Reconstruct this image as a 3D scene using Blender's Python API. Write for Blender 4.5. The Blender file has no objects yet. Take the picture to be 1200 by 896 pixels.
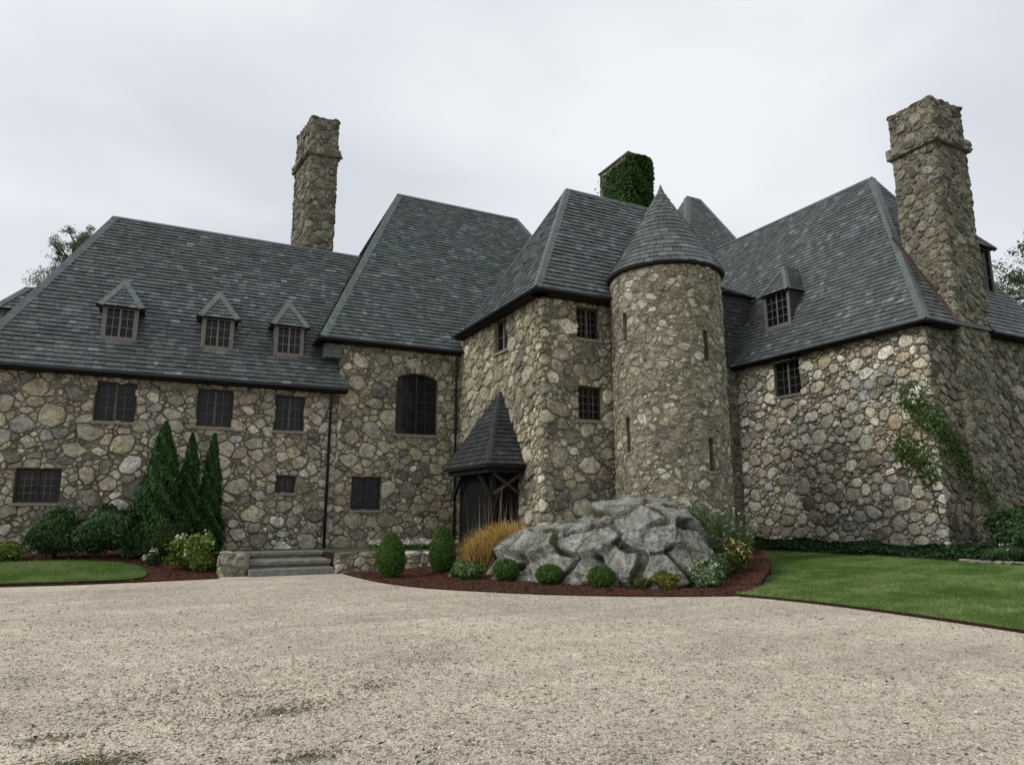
import bpy, math, random
import numpy as np
from mathutils import Vector, Matrix, geometry, noise as mnoise

rnd = random.Random(11)
rng = np.random.default_rng(11)
PI = math.pi
R = math.radians
scene = bpy.context.scene
COL = scene.collection

# ------------------------------------------------------------------ camera
cam = bpy.data.cameras.new('camera')
cam.sensor_width = 36.0
cam.lens = 24.0
cam.clip_start = 0.1
cam.clip_end = 3000.0
cam_o = bpy.data.objects.new('camera', cam)
cam_o.location = (0, 0, 1.65)
cam_o.rotation_euler = (R(90 + 10.6), 0, R(-26.4))
COL.objects.link(cam_o)
scene.camera = cam_o

# ------------------------------------------------------------------ sky, sun, exposure
SUN_EL, SUN_AZ = 36.0, -88.0          # azimuth from +Y towards +X (degrees)
world = bpy.data.worlds.new('World')
scene.world = world
world.use_nodes = True
wn, wl = world.node_tree.nodes, world.node_tree.links
wn.clear()
w_out = wn.new('ShaderNodeOutputWorld')
w_bg = wn.new('ShaderNodeBackground')
w_bg.inputs['Strength'].default_value = 0.1
w_sky = wn.new('ShaderNodeTexSky')
w_sky.sky_type = 'NISHITA'
w_sky.sun_disc = False
w_sky.sun_elevation = R(SUN_EL)
w_sky.sun_rotation = R(SUN_AZ)
w_sky.dust_density = 4.0
w_tc = wn.new('ShaderNodeTexCoord')
w_map = wn.new('ShaderNodeMapping')
w_map.inputs['Scale'].default_value = (1.0, 1.0, 2.2)
w_map.inputs['Location'].default_value = (1.35, 0.6, 0.2)
w_n = wn.new('ShaderNodeTexNoise')
w_n.inputs['Scale'].default_value = 1.8
w_n.inputs['Detail'].default_value = 6.0
w_n.inputs['Roughness'].default_value = 0.45
w_n.inputs['Distortion'].default_value = 0.3
w_r = wn.new('ShaderNodeValToRGB')
w_r.color_ramp.elements[0].position = 0.36
w_r.color_ramp.elements[0].color = (6.0, 6.3, 6.75, 1)
w_r.color_ramp.elements[1].position = 0.63
w_r.color_ramp.elements[1].color = (7.8, 8.0, 8.25, 1)
w_mix = wn.new('ShaderNodeMix')
w_mix.data_type = 'RGBA'
w_mix.inputs['Factor'].default_value = 0.93
wl.new(w_tc.outputs['Generated'], w_map.inputs['Vector'])
wl.new(w_map.outputs['Vector'], w_n.inputs['Vector'])
wl.new(w_n.outputs['Fac'], w_r.inputs['Fac'])
wl.new(w_sky.outputs['Color'], w_mix.inputs['A'])
wl.new(w_r.outputs['Color'], w_mix.inputs['B'])
wl.new(w_mix.outputs['Result'], w_bg.inputs['Color'])
wl.new(w_bg.outputs['Background'], w_out.inputs['Surface'])

sun = bpy.data.lights.new('sun', 'SUN')
sun.energy = 1.5
sun.angle = R(22)
sun.color = (1.0, 0.97, 0.92)
sun_o = bpy.data.objects.new('sun', sun)
sd = Vector((math.sin(R(SUN_AZ)) * math.cos(R(SUN_EL)), math.cos(R(SUN_AZ)) * math.cos(R(SUN_EL)), math.sin(R(SUN_EL))))
sun_o.rotation_euler = sd.to_track_quat('Z', 'Y').to_euler()
sun_o.location = (0, 0, 40)
COL.objects.link(sun_o)

scene.view_settings.view_transform = 'Standard'
scene.view_settings.look = 'None'
scene.view_settings.exposure = 0.25
scene.view_settings.gamma = 1.0
scene.view_settings.use_curve_mapping = False
scene.render.engine = 'CYCLES'
scene.cycles.max_bounces = 5
scene.cycles.diffuse_bounces = 3
scene.cycles.use_denoising = True

# ------------------------------------------------------------------ materials
class NT:
    def __init__(s, name):
        s.m = bpy.data.materials.new(name)
        s.m.use_nodes = True
        s.n, s.l = s.m.node_tree.nodes, s.m.node_tree.links
        s.b = s.n['Principled BSDF']
        s.tc = s.n.new('ShaderNodeTexCoord')
    def inp(s, node, key, v):
        if hasattr(v, 'is_output'):
            s.l.new(v, node.inputs[key])
        else:
            node.inputs[key].default_value = v
    def noise(s, scale, detail=4, rough=0.55, vec=None, dist=0.0, stretch=None):
        n = s.n.new('ShaderNodeTexNoise')
        n.inputs['Scale'].default_value = scale
        n.inputs['Detail'].default_value = detail
        n.inputs['Roughness'].default_value = rough
        n.inputs['Distortion'].default_value = dist
        v = vec or s.tc.outputs['Object']
        if stretch:
            mp = s.n.new('ShaderNodeMapping')
            mp.inputs['Scale'].default_value = stretch
            s.l.new(v, mp.inputs['Vector'])
            v = mp.outputs['Vector']
        s.l.new(v, n.inputs['Vector'])
        return n.outputs['Fac']
    def voronoi(s, scale, feature='F1'):
        n = s.n.new('ShaderNodeTexVoronoi')
        n.feature = feature
        n.inputs['Scale'].default_value = scale
        s.l.new(s.tc.outputs['Object'], n.inputs['Vector'])
        return n
    def ramp(s, fac, stops):
        n = s.n.new('ShaderNodeValToRGB')
        e = n.color_ramp.elements
        while len(e) < len(stops):
            e.new(0.5)
        for i, (p, c) in enumerate(stops):
            e[i].position = p
            e[i].color = (c, c, c, 1) if isinstance(c, (int, float)) else (*c, 1)
        s.l.new(fac, n.inputs['Fac'])
        return n.outputs['Color']
    def mix(s, fac, a, b, mode='MIX'):
        n = s.n.new('ShaderNodeMix')
        n.data_type = 'RGBA'
        n.blend_type = mode
        s.inp(n, 'Factor', fac)
        for k, v in (('A', a), ('B', b)):
            if isinstance(v, tuple):
                v = (*v, 1)
            s.inp(n, k, v)
        return n.outputs['Result']
    def attr(s, name='tint'):
        n = s.n.new('ShaderNodeAttribute')
        n.attribute_name = name
        return n.outputs['Color']
    def bump(s, h, strength=0.5, dist=0.02, prev=None):
        n = s.n.new('ShaderNodeBump')
        n.inputs['Strength'].default_value = strength
        n.inputs['Distance'].default_value = dist
        s.l.new(h, n.inputs['Height'])
        if prev is not None:
            s.l.new(prev, n.inputs['Normal'])
        return n.outputs['Normal']
    def done(s, color, rough=0.8, spec=0.3, normal=None, metal=0.0):
        if isinstance(color, tuple):
            color = (*color, 1)
        s.inp(s.b, 'Base Color', color)
        s.inp(s.b, 'Roughness', rough)
        s.inp(s.b, 'Specular IOR Level', spec)
        s.inp(s.b, 'Metallic', metal)
        if normal is not None:
            s.l.new(normal, s.b.inputs['Normal'])
        return s.m

def stone_mat(name, lichen=0.5):
    t = NT(name)
    c = t.attr()
    c = t.mix(0.9, c, t.ramp(t.noise(24, 6, 0.75), [(0.34, 0.45), (0.5, 1.0), (0.66, 1.6)]), 'MULTIPLY')
    c = t.mix(0.9, c, t.ramp(t.noise(6.5, 6, 0.68, dist=0.4), [(0.34, 0.5), (0.5, 1.0), (0.66, 1.55)]), 'MULTIPLY')
    c = t.mix(0.5, c, t.ramp(t.noise(4.1, 5, 0.65), [(0.36, (1.1, 1.0, 0.84)), (0.64, (0.92, 1.0, 1.06))]), 'MULTIPLY')
    f = t.ramp(t.noise(4.6, 7, 0.75, dist=0.6), [(0.54, 0.0), (0.63, lichen)])
    c = t.mix(f, c, (0.50, 0.49, 0.41))
    f = t.ramp(t.noise(1.1, 7, 0.72, dist=0.8), [(0.52, 0.0), (0.68, 0.5)])
    c = t.mix(f, c, (0.11, 0.10, 0.072))
    f = t.ramp(t.noise(9.0, 6, 0.75), [(0.58, 0.0), (0.66, 0.65)])
    c = t.mix(f, c, (0.07, 0.067, 0.052))
    n = t.bump(t.noise(8, 7, 0.7), 1.0, 0.05)
    n = t.bump(t.noise(45, 5, 0.7), 0.7, 0.01, n)
    return t.done(c, 0.9, 0.2, n)

def mortar_mat():
    t = NT('mortar')
    c = t.ramp(t.noise(2.2, 6, 0.65), [(0.34, (0.12, 0.108, 0.078)), (0.5, (0.21, 0.193, 0.145)), (0.66, (0.33, 0.31, 0.245))])
    c = t.mix(0.8, c, t.ramp(t.noise(34, 4, 0.7), [(0.3, 0.5), (0.7, 1.4)]), 'MULTIPLY')
    n = t.bump(t.noise(14, 6, 0.7), 0.9, 0.04)
    n = t.bump(t.noise(70, 3), 0.6, 0.01, n)
    return t.done(c, 0.95, 0.15, n)

def slate_mat():
    t = NT('slate')
    c = t.attr()
    c = t.mix(0.75, c, t.ramp(t.noise(14, 5, 0.65), [(0.3, 0.6), (0.7, 1.35)]), 'MULTIPLY')
    f = t.ramp(t.noise(0.55, 7, 0.72, dist=0.4), [(0.48, 0.0), (0.66, 0.55)])
    c = t.mix(f, c, (0.058, 0.068, 0.05))
    f = t.ramp(t.noise(0.8, 6, 0.75, dist=0.9), [(0.6, 0.0), (0.74, 0.4)])
    c = t.mix(f, c, (0.1, 0.105, 0.085))
    f = t.ramp(t.noise(22, 4, 0.7), [(0.66, 0.0), (0.72, 0.5)])
    c = t.mix(f, c, (0.2, 0.21, 0.2))
    n = t.bump(t.noise(30, 5, 0.65), 0.5, 0.008)
    return t.done(c, t.ramp(t.noise(6, 3), [(0.3, 0.42), (0.7, 0.66)]), 0.4, n)

def leaf_mat(name='leaf', rough=0.65):
    t = NT(name)
    c = t.attr()
    c = t.mix(0.5, c, t.ramp(t.noise(4, 3), [(0.3, 0.7), (0.7, 1.3)]), 'MULTIPLY')
    m = t.done(c, rough, 0.12)
    tr = t.n.new('ShaderNodeBsdfTranslucent')
    mx = t.n.new('ShaderNodeMixShader')
    mx.inputs[0].default_value = 0.25
    t.l.new(c, tr.inputs['Color'])
    t.l.new(t.b.outputs[0], mx.inputs[1])
    t.l.new(tr.outputs[0], mx.inputs[2])
    t.l.new(mx.outputs[0], t.n['Material Output'].inputs['Surface'])
    return m

def plain(name, c, rough=0.7, spec=0.3, var=0.35, scale=12, bump=0.3, metal=0.0):
    t = NT(name)
    k = t.ramp(t.noise(scale, 5, 0.65), [(0.3, 1 - var), (0.7, 1 + var)])
    col = t.mix(1.0, c, k, 'MULTIPLY')
    n = t.bump(t.noise(scale * 3, 4), bump, 0.01)
    return t.done(col, rough, spec, n, metal)

def gravel_mat():
    t = NT('gravel')
    v = t.voronoi(52)
    c = t.ramp(v.outputs['Color'], [(0.05, (0.275, 0.228, 0.182)), (0.3, (0.525, 0.45, 0.367)), (0.65, (0.66, 0.58, 0.485)), (0.95, (0.765, 0.70, 0.61))])
    c = t.mix(t.ramp(v.outputs['Distance'], [(0.35, 0.0), (0.8, 0.45)]), c, (0.27, 0.235, 0.185))
    c = t.mix(0.9, c, t.ramp(t.noise(0.35, 6, 0.65, dist=0.6), [(0.34, (0.88, 0.875, 0.87)), (0.62, (1.12, 1.11, 1.08))]), 'MULTIPLY')
    c = t.mix(0.9, c, t.ramp(t.noise(3.5, 6, 0.75), [(0.34, 0.82), (0.64, 1.2)]), 'MULTIPLY')
    c = t.mix(0.9, c, t.ramp(t.noise(1.0, 5, 0.6, dist=0.7, stretch=(0.22, 1.15, 1)), [(0.36, (0.88, 0.88, 0.87)), (0.62, (1.12, 1.12, 1.10))]), 'MULTIPLY')
    f = t.ramp(t.noise(1.15, 8, 0.75, dist=1.0), [(0.56, 0.0), (0.70, 0.45)])
    c = t.mix(f, c, (0.24, 0.205, 0.145))
    f = t.ramp(t.noise(0.9, 5, 0.7), [(0.55, 0.0), (0.75, 0.3)])
    c = t.mix(f, c, (0.58, 0.51, 0.42))
    n = t.bump(v.outputs['Distance'], 0.8, 0.02)
    n = t.bump(t.noise(6, 6, 0.7), 0.5, 0.05, n)
    return t.done(c, 0.92, 0.2, n)

def mulch_mat():
    t = NT('mulch')
    v = t.voronoi(45)
    c = t.ramp(v.outputs['Color'], [(0.1, (0.034, 0.016, 0.011)), (0.5, (0.09, 0.038, 0.023)), (0.95, (0.155, 0.07, 0.043))])
    n = t.bump(t.noise(40, 5, 0.7), 1.0, 0.04)
    return t.done(c, 0.95, 0.15, n)

def grass_mat(name, a, b):
    t = NT(name)
    c = t.ramp(t.noise(0.9, 7, 0.7), [(0.3, a), (0.7, b)])
    c = t.mix(0.8, c, t.ramp(t.noise(40, 4, 0.7), [(0.3, 0.5), (0.7, 1.4)]), 'MULTIPLY')
    return t.done(c, 0.9, 0.15, t.bump(t.noise(60, 4), 0.8, 0.03))

def rock_mat():
    t = NT('granite')
    c = t.ramp(t.noise(1.9, 9, 0.72, dist=0.9), [(0.34, (0.14, 0.142, 0.122)), (0.48, (0.28, 0.282, 0.25)), (0.64, (0.44, 0.437, 0.385))])
    c = t.mix(0.9, c, t.ramp(t.noise(24, 6, 0.75), [(0.3, 0.4), (0.7, 1.55)]), 'MULTIPLY')
    f = t.ramp(t.noise(3.4, 8, 0.8, dist=0.5), [(0.51, 0.0), (0.57, 0.8)])
    c = t.mix(f, c, (0.60, 0.615, 0.55))
    f = t.ramp(t.noise(1.3, 8, 0.75, dist=0.7), [(0.54, 0.0), (0.62, 0.8)])
    c = t.mix(f, c, (0.05, 0.052, 0.034))
    f = t.ramp(t.noise(0.8, 7, 0.72), [(0.58, 0.0), (0.66, 0.8)])
    c = t.mix(f, c, (0.13, 0.125, 0.055))
    f = t.ramp(t.noise(17, 6, 0.8), [(0.53, 0.0), (0.6, 0.7)])
    c = t.mix(f, c, (0.52, 0.53, 0.45))
    f = t.ramp(t.noise(12, 7, 0.8), [(0.55, 0.0), (0.62, 0.75)])
    c = t.mix(f, c, (0.09, 0.092, 0.07))
    sp = t.n.new('ShaderNodeSeparateColor')
    t.l.new(t.attr(), sp.inputs[0])
    c = t.mix(t.ramp(sp.outputs[0], [(0.15, 0.0), (0.6, 0.85)]), c, t.ramp(t.noise(5, 4), [(0.35, (0.10, 0.10, 0.035)), (0.65, (0.065, 0.055, 0.035))]))
    n = t.bump(t.noise(4, 9, 0.72), 1.0, 0.16)
    n = t.bump(t.noise(26, 7, 0.78), 1.0, 0.035, n)
    return t.done(c, 0.92, 0.15, n)

def bark_mat():
    t = NT('bark')
    c = t.ramp(t.noise(6, 6, 0.7, stretch=(3, 3, 0.5)), [(0.3, (0.03, 0.026, 0.02)), (0.7, (0.12, 0.1, 0.08))])
    return t.done(c, 0.95, 0.1, t.bump(t.noise(12, 5, stretch=(3, 3, 0.5)), 0.9, 0.03))

def wood_mat(name, a, b):
    t = NT(name)
    c = t.ramp(t.noise(9, 6, 0.7, stretch=(4, 4, 0.6)), [(0.3, a), (0.7, b)])
    return t.done(c, 0.8, 0.25, t.bump(t.noise(20, 4, stretch=(4, 4, 0.6)), 0.5, 0.01))

def glass_mat():
    t = NT('window_glass')
    n = t.bump(t.noise(2.3, 2), 0.25, 0.05)
    c = t.ramp(t.noise(1.4, 3), [(0.35, (0.004, 0.005, 0.007)), (0.7, (0.012, 0.014, 0.017))])
    return t.done(c, 0.1, 0.22, n)

M = dict(pebble=stone_mat('pebble', 0.1), stone=stone_mat('fieldstone'), mortar=mortar_mat(), slate=slate_mat(), leaf=leaf_mat(), grass=leaf_mat('grass_blade', 0.7),
         gravel=gravel_mat(), mulch=mulch_mat(), rock=rock_mat(), bark=bark_mat(), glass=glass_mat(),
         lawn=grass_mat('lawn_soil', (0.07, 0.125, 0.03), (0.13, 0.20, 0.058)),
         terrace=grass_mat('terrace_turf', (0.06, 0.075, 0.035), (0.13, 0.14, 0.085)),
         field=grass_mat('field', (0.04, 0.06, 0.02), (0.07, 0.09, 0.03)),
         soil=plain('soil', (0.03, 0.018, 0.012), 0.95, 0.1),
         lead=plain('lead_flashing', (0.092, 0.106, 0.109), 0.5, 0.4, 0.3, 3, 0.15),
         darklead=plain('dark_lead', (0.045, 0.05, 0.052), 0.5, 0.4, 0.3, 3, 0.15),
         copper=plain('green_copper', (0.105, 0.132, 0.122), 0.6, 0.3, 0.35, 5, 0.2),
         rust=plain('rusty_flashing', (0.085, 0.055, 0.045), 0.7, 0.3, 0.4, 6, 0.2),
         dark=plain('dark_paint', (0.016, 0.016, 0.017), 0.5, 0.35, 0.3, 8, 0.2),
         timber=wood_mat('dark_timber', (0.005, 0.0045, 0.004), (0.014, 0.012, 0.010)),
         frame=wood_mat('brown_frame', (0.028, 0.021, 0.016), (0.06, 0.047, 0.036)),
         greywood=wood_mat('weathered_wood', (0.115, 0.108, 0.096), (0.225, 0.212, 0.188)),
         midwood=wood_mat('mid_wood', (0.075, 0.062, 0.05), (0.14, 0.12, 0.1)),
         sill=plain('sill_stone', (0.23, 0.205, 0.165), 0.9, 0.2, 0.4, 14, 0.6),
         step=plain('step_stone', (0.175, 0.175, 0.155), 0.9, 0.2, 0.45, 7, 0.6),
         inside=plain('porch_shade_black', (0.01, 0.01, 0.01), 0.9, 0.1),  # near-black colour that holds the shade beneath the porch roof
         petal=leaf_mat('petal', 0.8))

# ------------------------------------------------------------------ mesh helpers
class MB:
    def __init__(s):
        s.v, s.f, s.c, s.mi = [], [], [], []
    def add(s, verts, faces, col=None, mi=0):
        o = len(s.v)
        s.v.extend(verts)
        s.f.extend([tuple(i + o for i in f) for f in faces])
        s.mi.extend([mi] * len(faces))
        s.c.extend([col or (0.5, 0.5, 0.5)] * len(verts))
    def box(s, x0, y0, z0, x1, y1, z1, mi=0, col=None):
        s.obox((x0, y0, z0), (x1 - x0, 0, 0), (0, y1 - y0, 0), (0, 0, z1 - z0), mi, col)
    def obox(s, o, a, b, c, mi=0, col=None):
        o, a, b, c = Vector(o), Vector(a), Vector(b), Vector(c)
        vs = [o, o + a, o + a + b, o + b, o + c, o + a + c, o + a + b + c, o + b + c]
        fs = [(0, 3, 2, 1), (4, 5, 6, 7), (0, 1, 5, 4), (1, 2, 6, 5), (2, 3, 7, 6), (3, 0, 4, 7)]
        if a.cross(b).dot(c) < 0:
            fs = [f[::-1] for f in fs]
        s.add([tuple(q) for q in vs], fs, col, mi)
    def quad(s, *p, mi=0, col=None):
        s.add([tuple(q) for q in p], [tuple(range(len(p)))], col, mi)
    def tube(s, pts, rad, n=8, mi=0, col=None, cap=True):
        pts = [Vector(p) for p in pts]
        rings = []
        for i, p in enumerate(pts):
            d = (pts[min(i + 1, len(pts) - 1)] - pts[max(i - 1, 0)]).normalized()
            a = d.orthogonal().normalized()
            if i and abs(d.dot(prev)) > 0.2:
                a = (pa - d * pa.dot(d)).normalized()
            pa, prev = a, d
            b = d.cross(a)
            r = rad[i] if isinstance(rad, (list, tuple)) else rad
            rings.append([tuple(p + (a * math.cos(2 * PI * k / n) + b * math.sin(2 * PI * k / n)) * r) for k in range(n)])
        vs = [v for r in rings for v in r]
        fs = [(i * n + k, i * n + (k + 1) % n, (i + 1) * n + (k + 1) % n, (i + 1) * n + k) for i in range(len(pts) - 1) for k in range(n)]
        if cap:
            fs += [tuple(range(n))[::-1], tuple((len(pts) - 1) * n + k for k in range(n))]
        s.add(vs, fs, col, mi)
    def build(s, name, mats, parent=None, smooth=False):
        me = bpy.data.meshes.new(name)
        me.from_pydata(s.v, [], s.f)
        mats = mats if isinstance(mats, (list, tuple)) else [mats]
        for m in mats:
            me.materials.append(m)
        if len(mats) > 1:
            me.polygons.foreach_set('material_index', s.mi)
        a = me.attributes.new('tint', 'FLOAT_COLOR', 'POINT')
        ca = np.ones((len(s.v), 4), np.float32)
        ca[:, :3] = np.array(s.c, np.float32).reshape(-1, 3)
        a.data.foreach_set('color', ca.ravel())
        if smooth:
            me.polygons.foreach_set('use_smooth', [True] * len(me.polygons))
        me.update()
        return link(name, me, parent)

def link(name, me, parent=None):
    o = bpy.data.objects.new(name, me)
    COL.objects.link(o)
    if parent is not None:
        o.parent = parent
        o.matrix_parent_inverse = base_matrix(parent).inverted()
    return o

def base_matrix(o):
    m = Matrix.Translation(o.location)
    return m if o.parent is None else Matrix.Identity(4) if o.type == 'MESH' else m

def array_mesh(name, V, F, C, mat, parent=None, smooth=False):
    """V (n,3), F (m,k) equal-sided faces, C (n,3)"""
    me = bpy.data.meshes.new(name)
    m, k = F.shape
    me.vertices.add(len(V))
    me.vertices.foreach_set('co', np.asarray(V, np.float32).ravel())
    me.loops.add(m * k)
    me.loops.foreach_set('vertex_index', F.astype(np.int32).ravel())
    me.polygons.add(m)
    me.polygons.foreach_set('loop_start', np.arange(0, m * k, k, dtype=np.int32))
    me.update(calc_edges=True)
    me.validate()
    me.materials.append(mat)
    a = me.attributes.new('tint', 'FLOAT_COLOR', 'POINT')
    ca = np.ones((len(V), 4), np.float32)
    ca[:, :3] = C
    a.data.foreach_set('color', ca.ravel())
    if smooth:
        me.polygons.foreach_set('use_smooth', [True] * m)
    return link(name, me, parent)

def tag(o, label, cat, group=None):
    o['label'] = label
    o['category'] = cat
    if group:
        o['group'] = group
    return o

def struct(o, kind='structure'):
    o['kind'] = kind
    return o

def thing(name, loc, label, cat, group=None):
    o = bpy.data.objects.new(name, None)
    o.location = loc
    o.empty_display_size = 0.3
    COL.objects.link(o)
    return tag(o, label, cat, group)

def clip(poly, nx, ny, c):
    """keep nx*x+ny*y <= c"""
    out = []
    n = len(poly)
    for i in range(n):
        a, b = poly[i], poly[(i + 1) % n]
        da, db = nx * a[0] + ny * a[1] - c, nx * b[0] + ny * b[1] - c
        if da <= 0:
            out.append(a)
        if (da < 0 < db) or (db < 0 < da):
            t = da / (da - db)
            out.append((a[0] + (b[0] - a[0]) * t, a[1] + (b[1] - a[1]) * t))
    return out

def area(p):
    return 0.5 * sum(p[i][0] * p[(i + 1) % len(p)][1] - p[(i + 1) % len(p)][0] * p[i][1] for i in range(len(p)))

def smooth01(t):
    t = np.clip(t, 0, 1)
    return t * t * (3 - 2 * t)

# ------------------------------------------------------------------ rubble stone walls
class Path:
    """plan polyline, outward side on its right, corners rounded"""
    def __init__(s, pts, r=0.08):
        u, P = [0.0], [Vector(p) for p in pts]
        for a, b in zip(P, P[1:]):
            u.append(u[-1] + (b - a).length)
        s.corners = u
        U, X, N = [], [], []
        for i, p in enumerate(P):
            if 0 < i < len(P) - 1:
                d0, d1 = (p - P[i - 1]).normalized(), (P[i + 1] - p).normalized()
                n0, n1 = Vector((d0.y, -d0.x)), Vector((d1.y, -d1.x))
                c = p - d0 * r - n0 * r if d0.cross(d1) > 0 else None
                for k in range(5):
                    t = k / 4
                    n = (n0 * (1 - t) + n1 * t).normalized()
                    U.append(u[i] - r + 2 * r * t)
                    X.append(c + n * r)
                    N.append(n)
            else:
                d = (P[1] - P[0]) if i == 0 else (P[-1] - P[-2])
                d.normalize()
                U.append(u[i])
                X.append(p)
                N.append(Vector((d.y, -d.x)))
        s.U, s.X, s.N = np.array(U), np.array(X), np.array(N)
        s.L = u[-1]
        s.cuts = list(U)
    def at(s, u, v, d):
        x = np.interp(u, s.U, s.X[:, 0]); y = np.interp(u, s.U, s.X[:, 1])
        nx = np.interp(u, s.U, s.N[:, 0]); ny = np.interp(u, s.U, s.N[:, 1])
        l = np.hypot(nx, ny)
        return np.stack([x + nx / l * d, y + ny / l * d, v + 0 * u], -1)

class Ring:
    def __init__(s, cx, cy, r, a0, a1):
        s.cx, s.cy, s.r, s.a0 = cx, cy, r, a0
        s.L = r * (a1 - a0)
        s.corners = []
        s.cuts = list(np.linspace(0, s.L, 49))
    def at(s, u, v, d):
        a = s.a0 + u / s.r
        return np.stack([s.cx + np.cos(a) * (s.r + d), s.cy + np.sin(a) * (s.r + d), v + 0 * u], -1)

PAL = {
    'grey': [((0.40, 0.37, 0.285), 5), ((0.31, 0.287, 0.222), 4), ((0.52, 0.485, 0.39), 3), ((0.34, 0.30, 0.22), 2.5), ((0.17, 0.163, 0.138), 2), ((0.36, 0.285, 0.205), 0.5), ((0.33, 0.33, 0.31), 1.2), ((0.62, 0.585, 0.49), 0.7)],
    'tan': [((0.42, 0.388, 0.292), 5), ((0.32, 0.296, 0.224), 5), ((0.53, 0.495, 0.395), 3), ((0.36, 0.315, 0.228), 2.5), ((0.19, 0.18, 0.148), 2), ((0.62, 0.585, 0.485), 1)],
    'light': [((0.54, 0.505, 0.41), 5), ((0.43, 0.402, 0.322), 4), ((0.66, 0.63, 0.54), 3), ((0.44, 0.385, 0.285), 2), ((0.22, 0.21, 0.18), 1.6), ((0.74, 0.715, 0.635), 1.2), ((0.40, 0.325, 0.245), 0.6), ((0.40, 0.40, 0.385), 1)],
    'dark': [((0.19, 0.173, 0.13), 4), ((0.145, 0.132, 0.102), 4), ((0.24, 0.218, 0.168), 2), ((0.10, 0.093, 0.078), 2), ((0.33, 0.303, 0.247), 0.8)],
}
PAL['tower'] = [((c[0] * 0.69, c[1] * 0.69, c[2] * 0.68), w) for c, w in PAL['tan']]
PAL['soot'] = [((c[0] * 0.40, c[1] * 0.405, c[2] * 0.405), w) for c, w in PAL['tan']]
PAL['tan'] = [((c[0] * 0.83, c[1] * 0.825, c[2] * 0.80), w) for c, w in PAL['tan']]
PAL['grey'] = [((c[0] * 0.95, c[1] * 0.945, c[2] * 0.93), w) for c, w in PAL['grey']]
PAL['light'] = [((c[0] * 1.03, c[1] * 1.03, c[2] * 1.02), w) for c, w in PAL['light']]

def pick(pal):
    p = PAL[pal]
    c = rnd.choices([q[0] for q in p], [q[1] for q in p])[0]
    k = rnd.uniform(0.8, 1.22)
    w = rnd.uniform(0.96, 1.04)
    return (c[0] * k * w, c[1] * k, c[2] * k / w)

def ell(p, th):
    """support of a stone's ellipse (a, b, angle in columns 2..4) in direction th"""
    a, b, t = p[..., 2], p[..., 3], th - p[..., 4]
    return a * b / np.sqrt((b * np.cos(t)) ** 2 + (a * np.sin(t)) ** 2)

def scatter(L, z0, z1, radii, aspect, holes, tries, fit=0.66, seeds=()):
    pts = np.array(seeds, float).reshape(-1, 5)
    H = z1 - z0
    for ri_, r in enumerate(radii):
        n = int(tries * (0.3 if ri_ == 0 else 0.55 if ri_ == 1 else 1) * L * H / (r * r))
        cu = rng.uniform(0, L, n); cv = rng.uniform(z0, z1, n)
        for u, v in zip(cu, cv):
            if any(a - 0.3 * r < u < b + 0.3 * r and c - 0.3 * r < v < d + 0.3 * r for a, b, c, d in holes):
                continue
            asp = max(0.85, aspect * rnd.uniform(0.68, 1.45))
            k = rnd.uniform(0.85, 1.12) * r
            p = np.array([u, v, k * math.sqrt(asp) * 1.05, k / math.sqrt(asp) * 1.05, rnd.gauss(0, 0.45)])
            if len(pts):
                du, dv = pts[:, 0] - u, pts[:, 1] - v
                th = np.arctan2(dv, du)
                if np.any(np.hypot(du, dv) < (ell(pts, th) + ell(p, th)) * fit):
                    continue
            pts = np.vstack([pts, p])
    return pts

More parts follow.
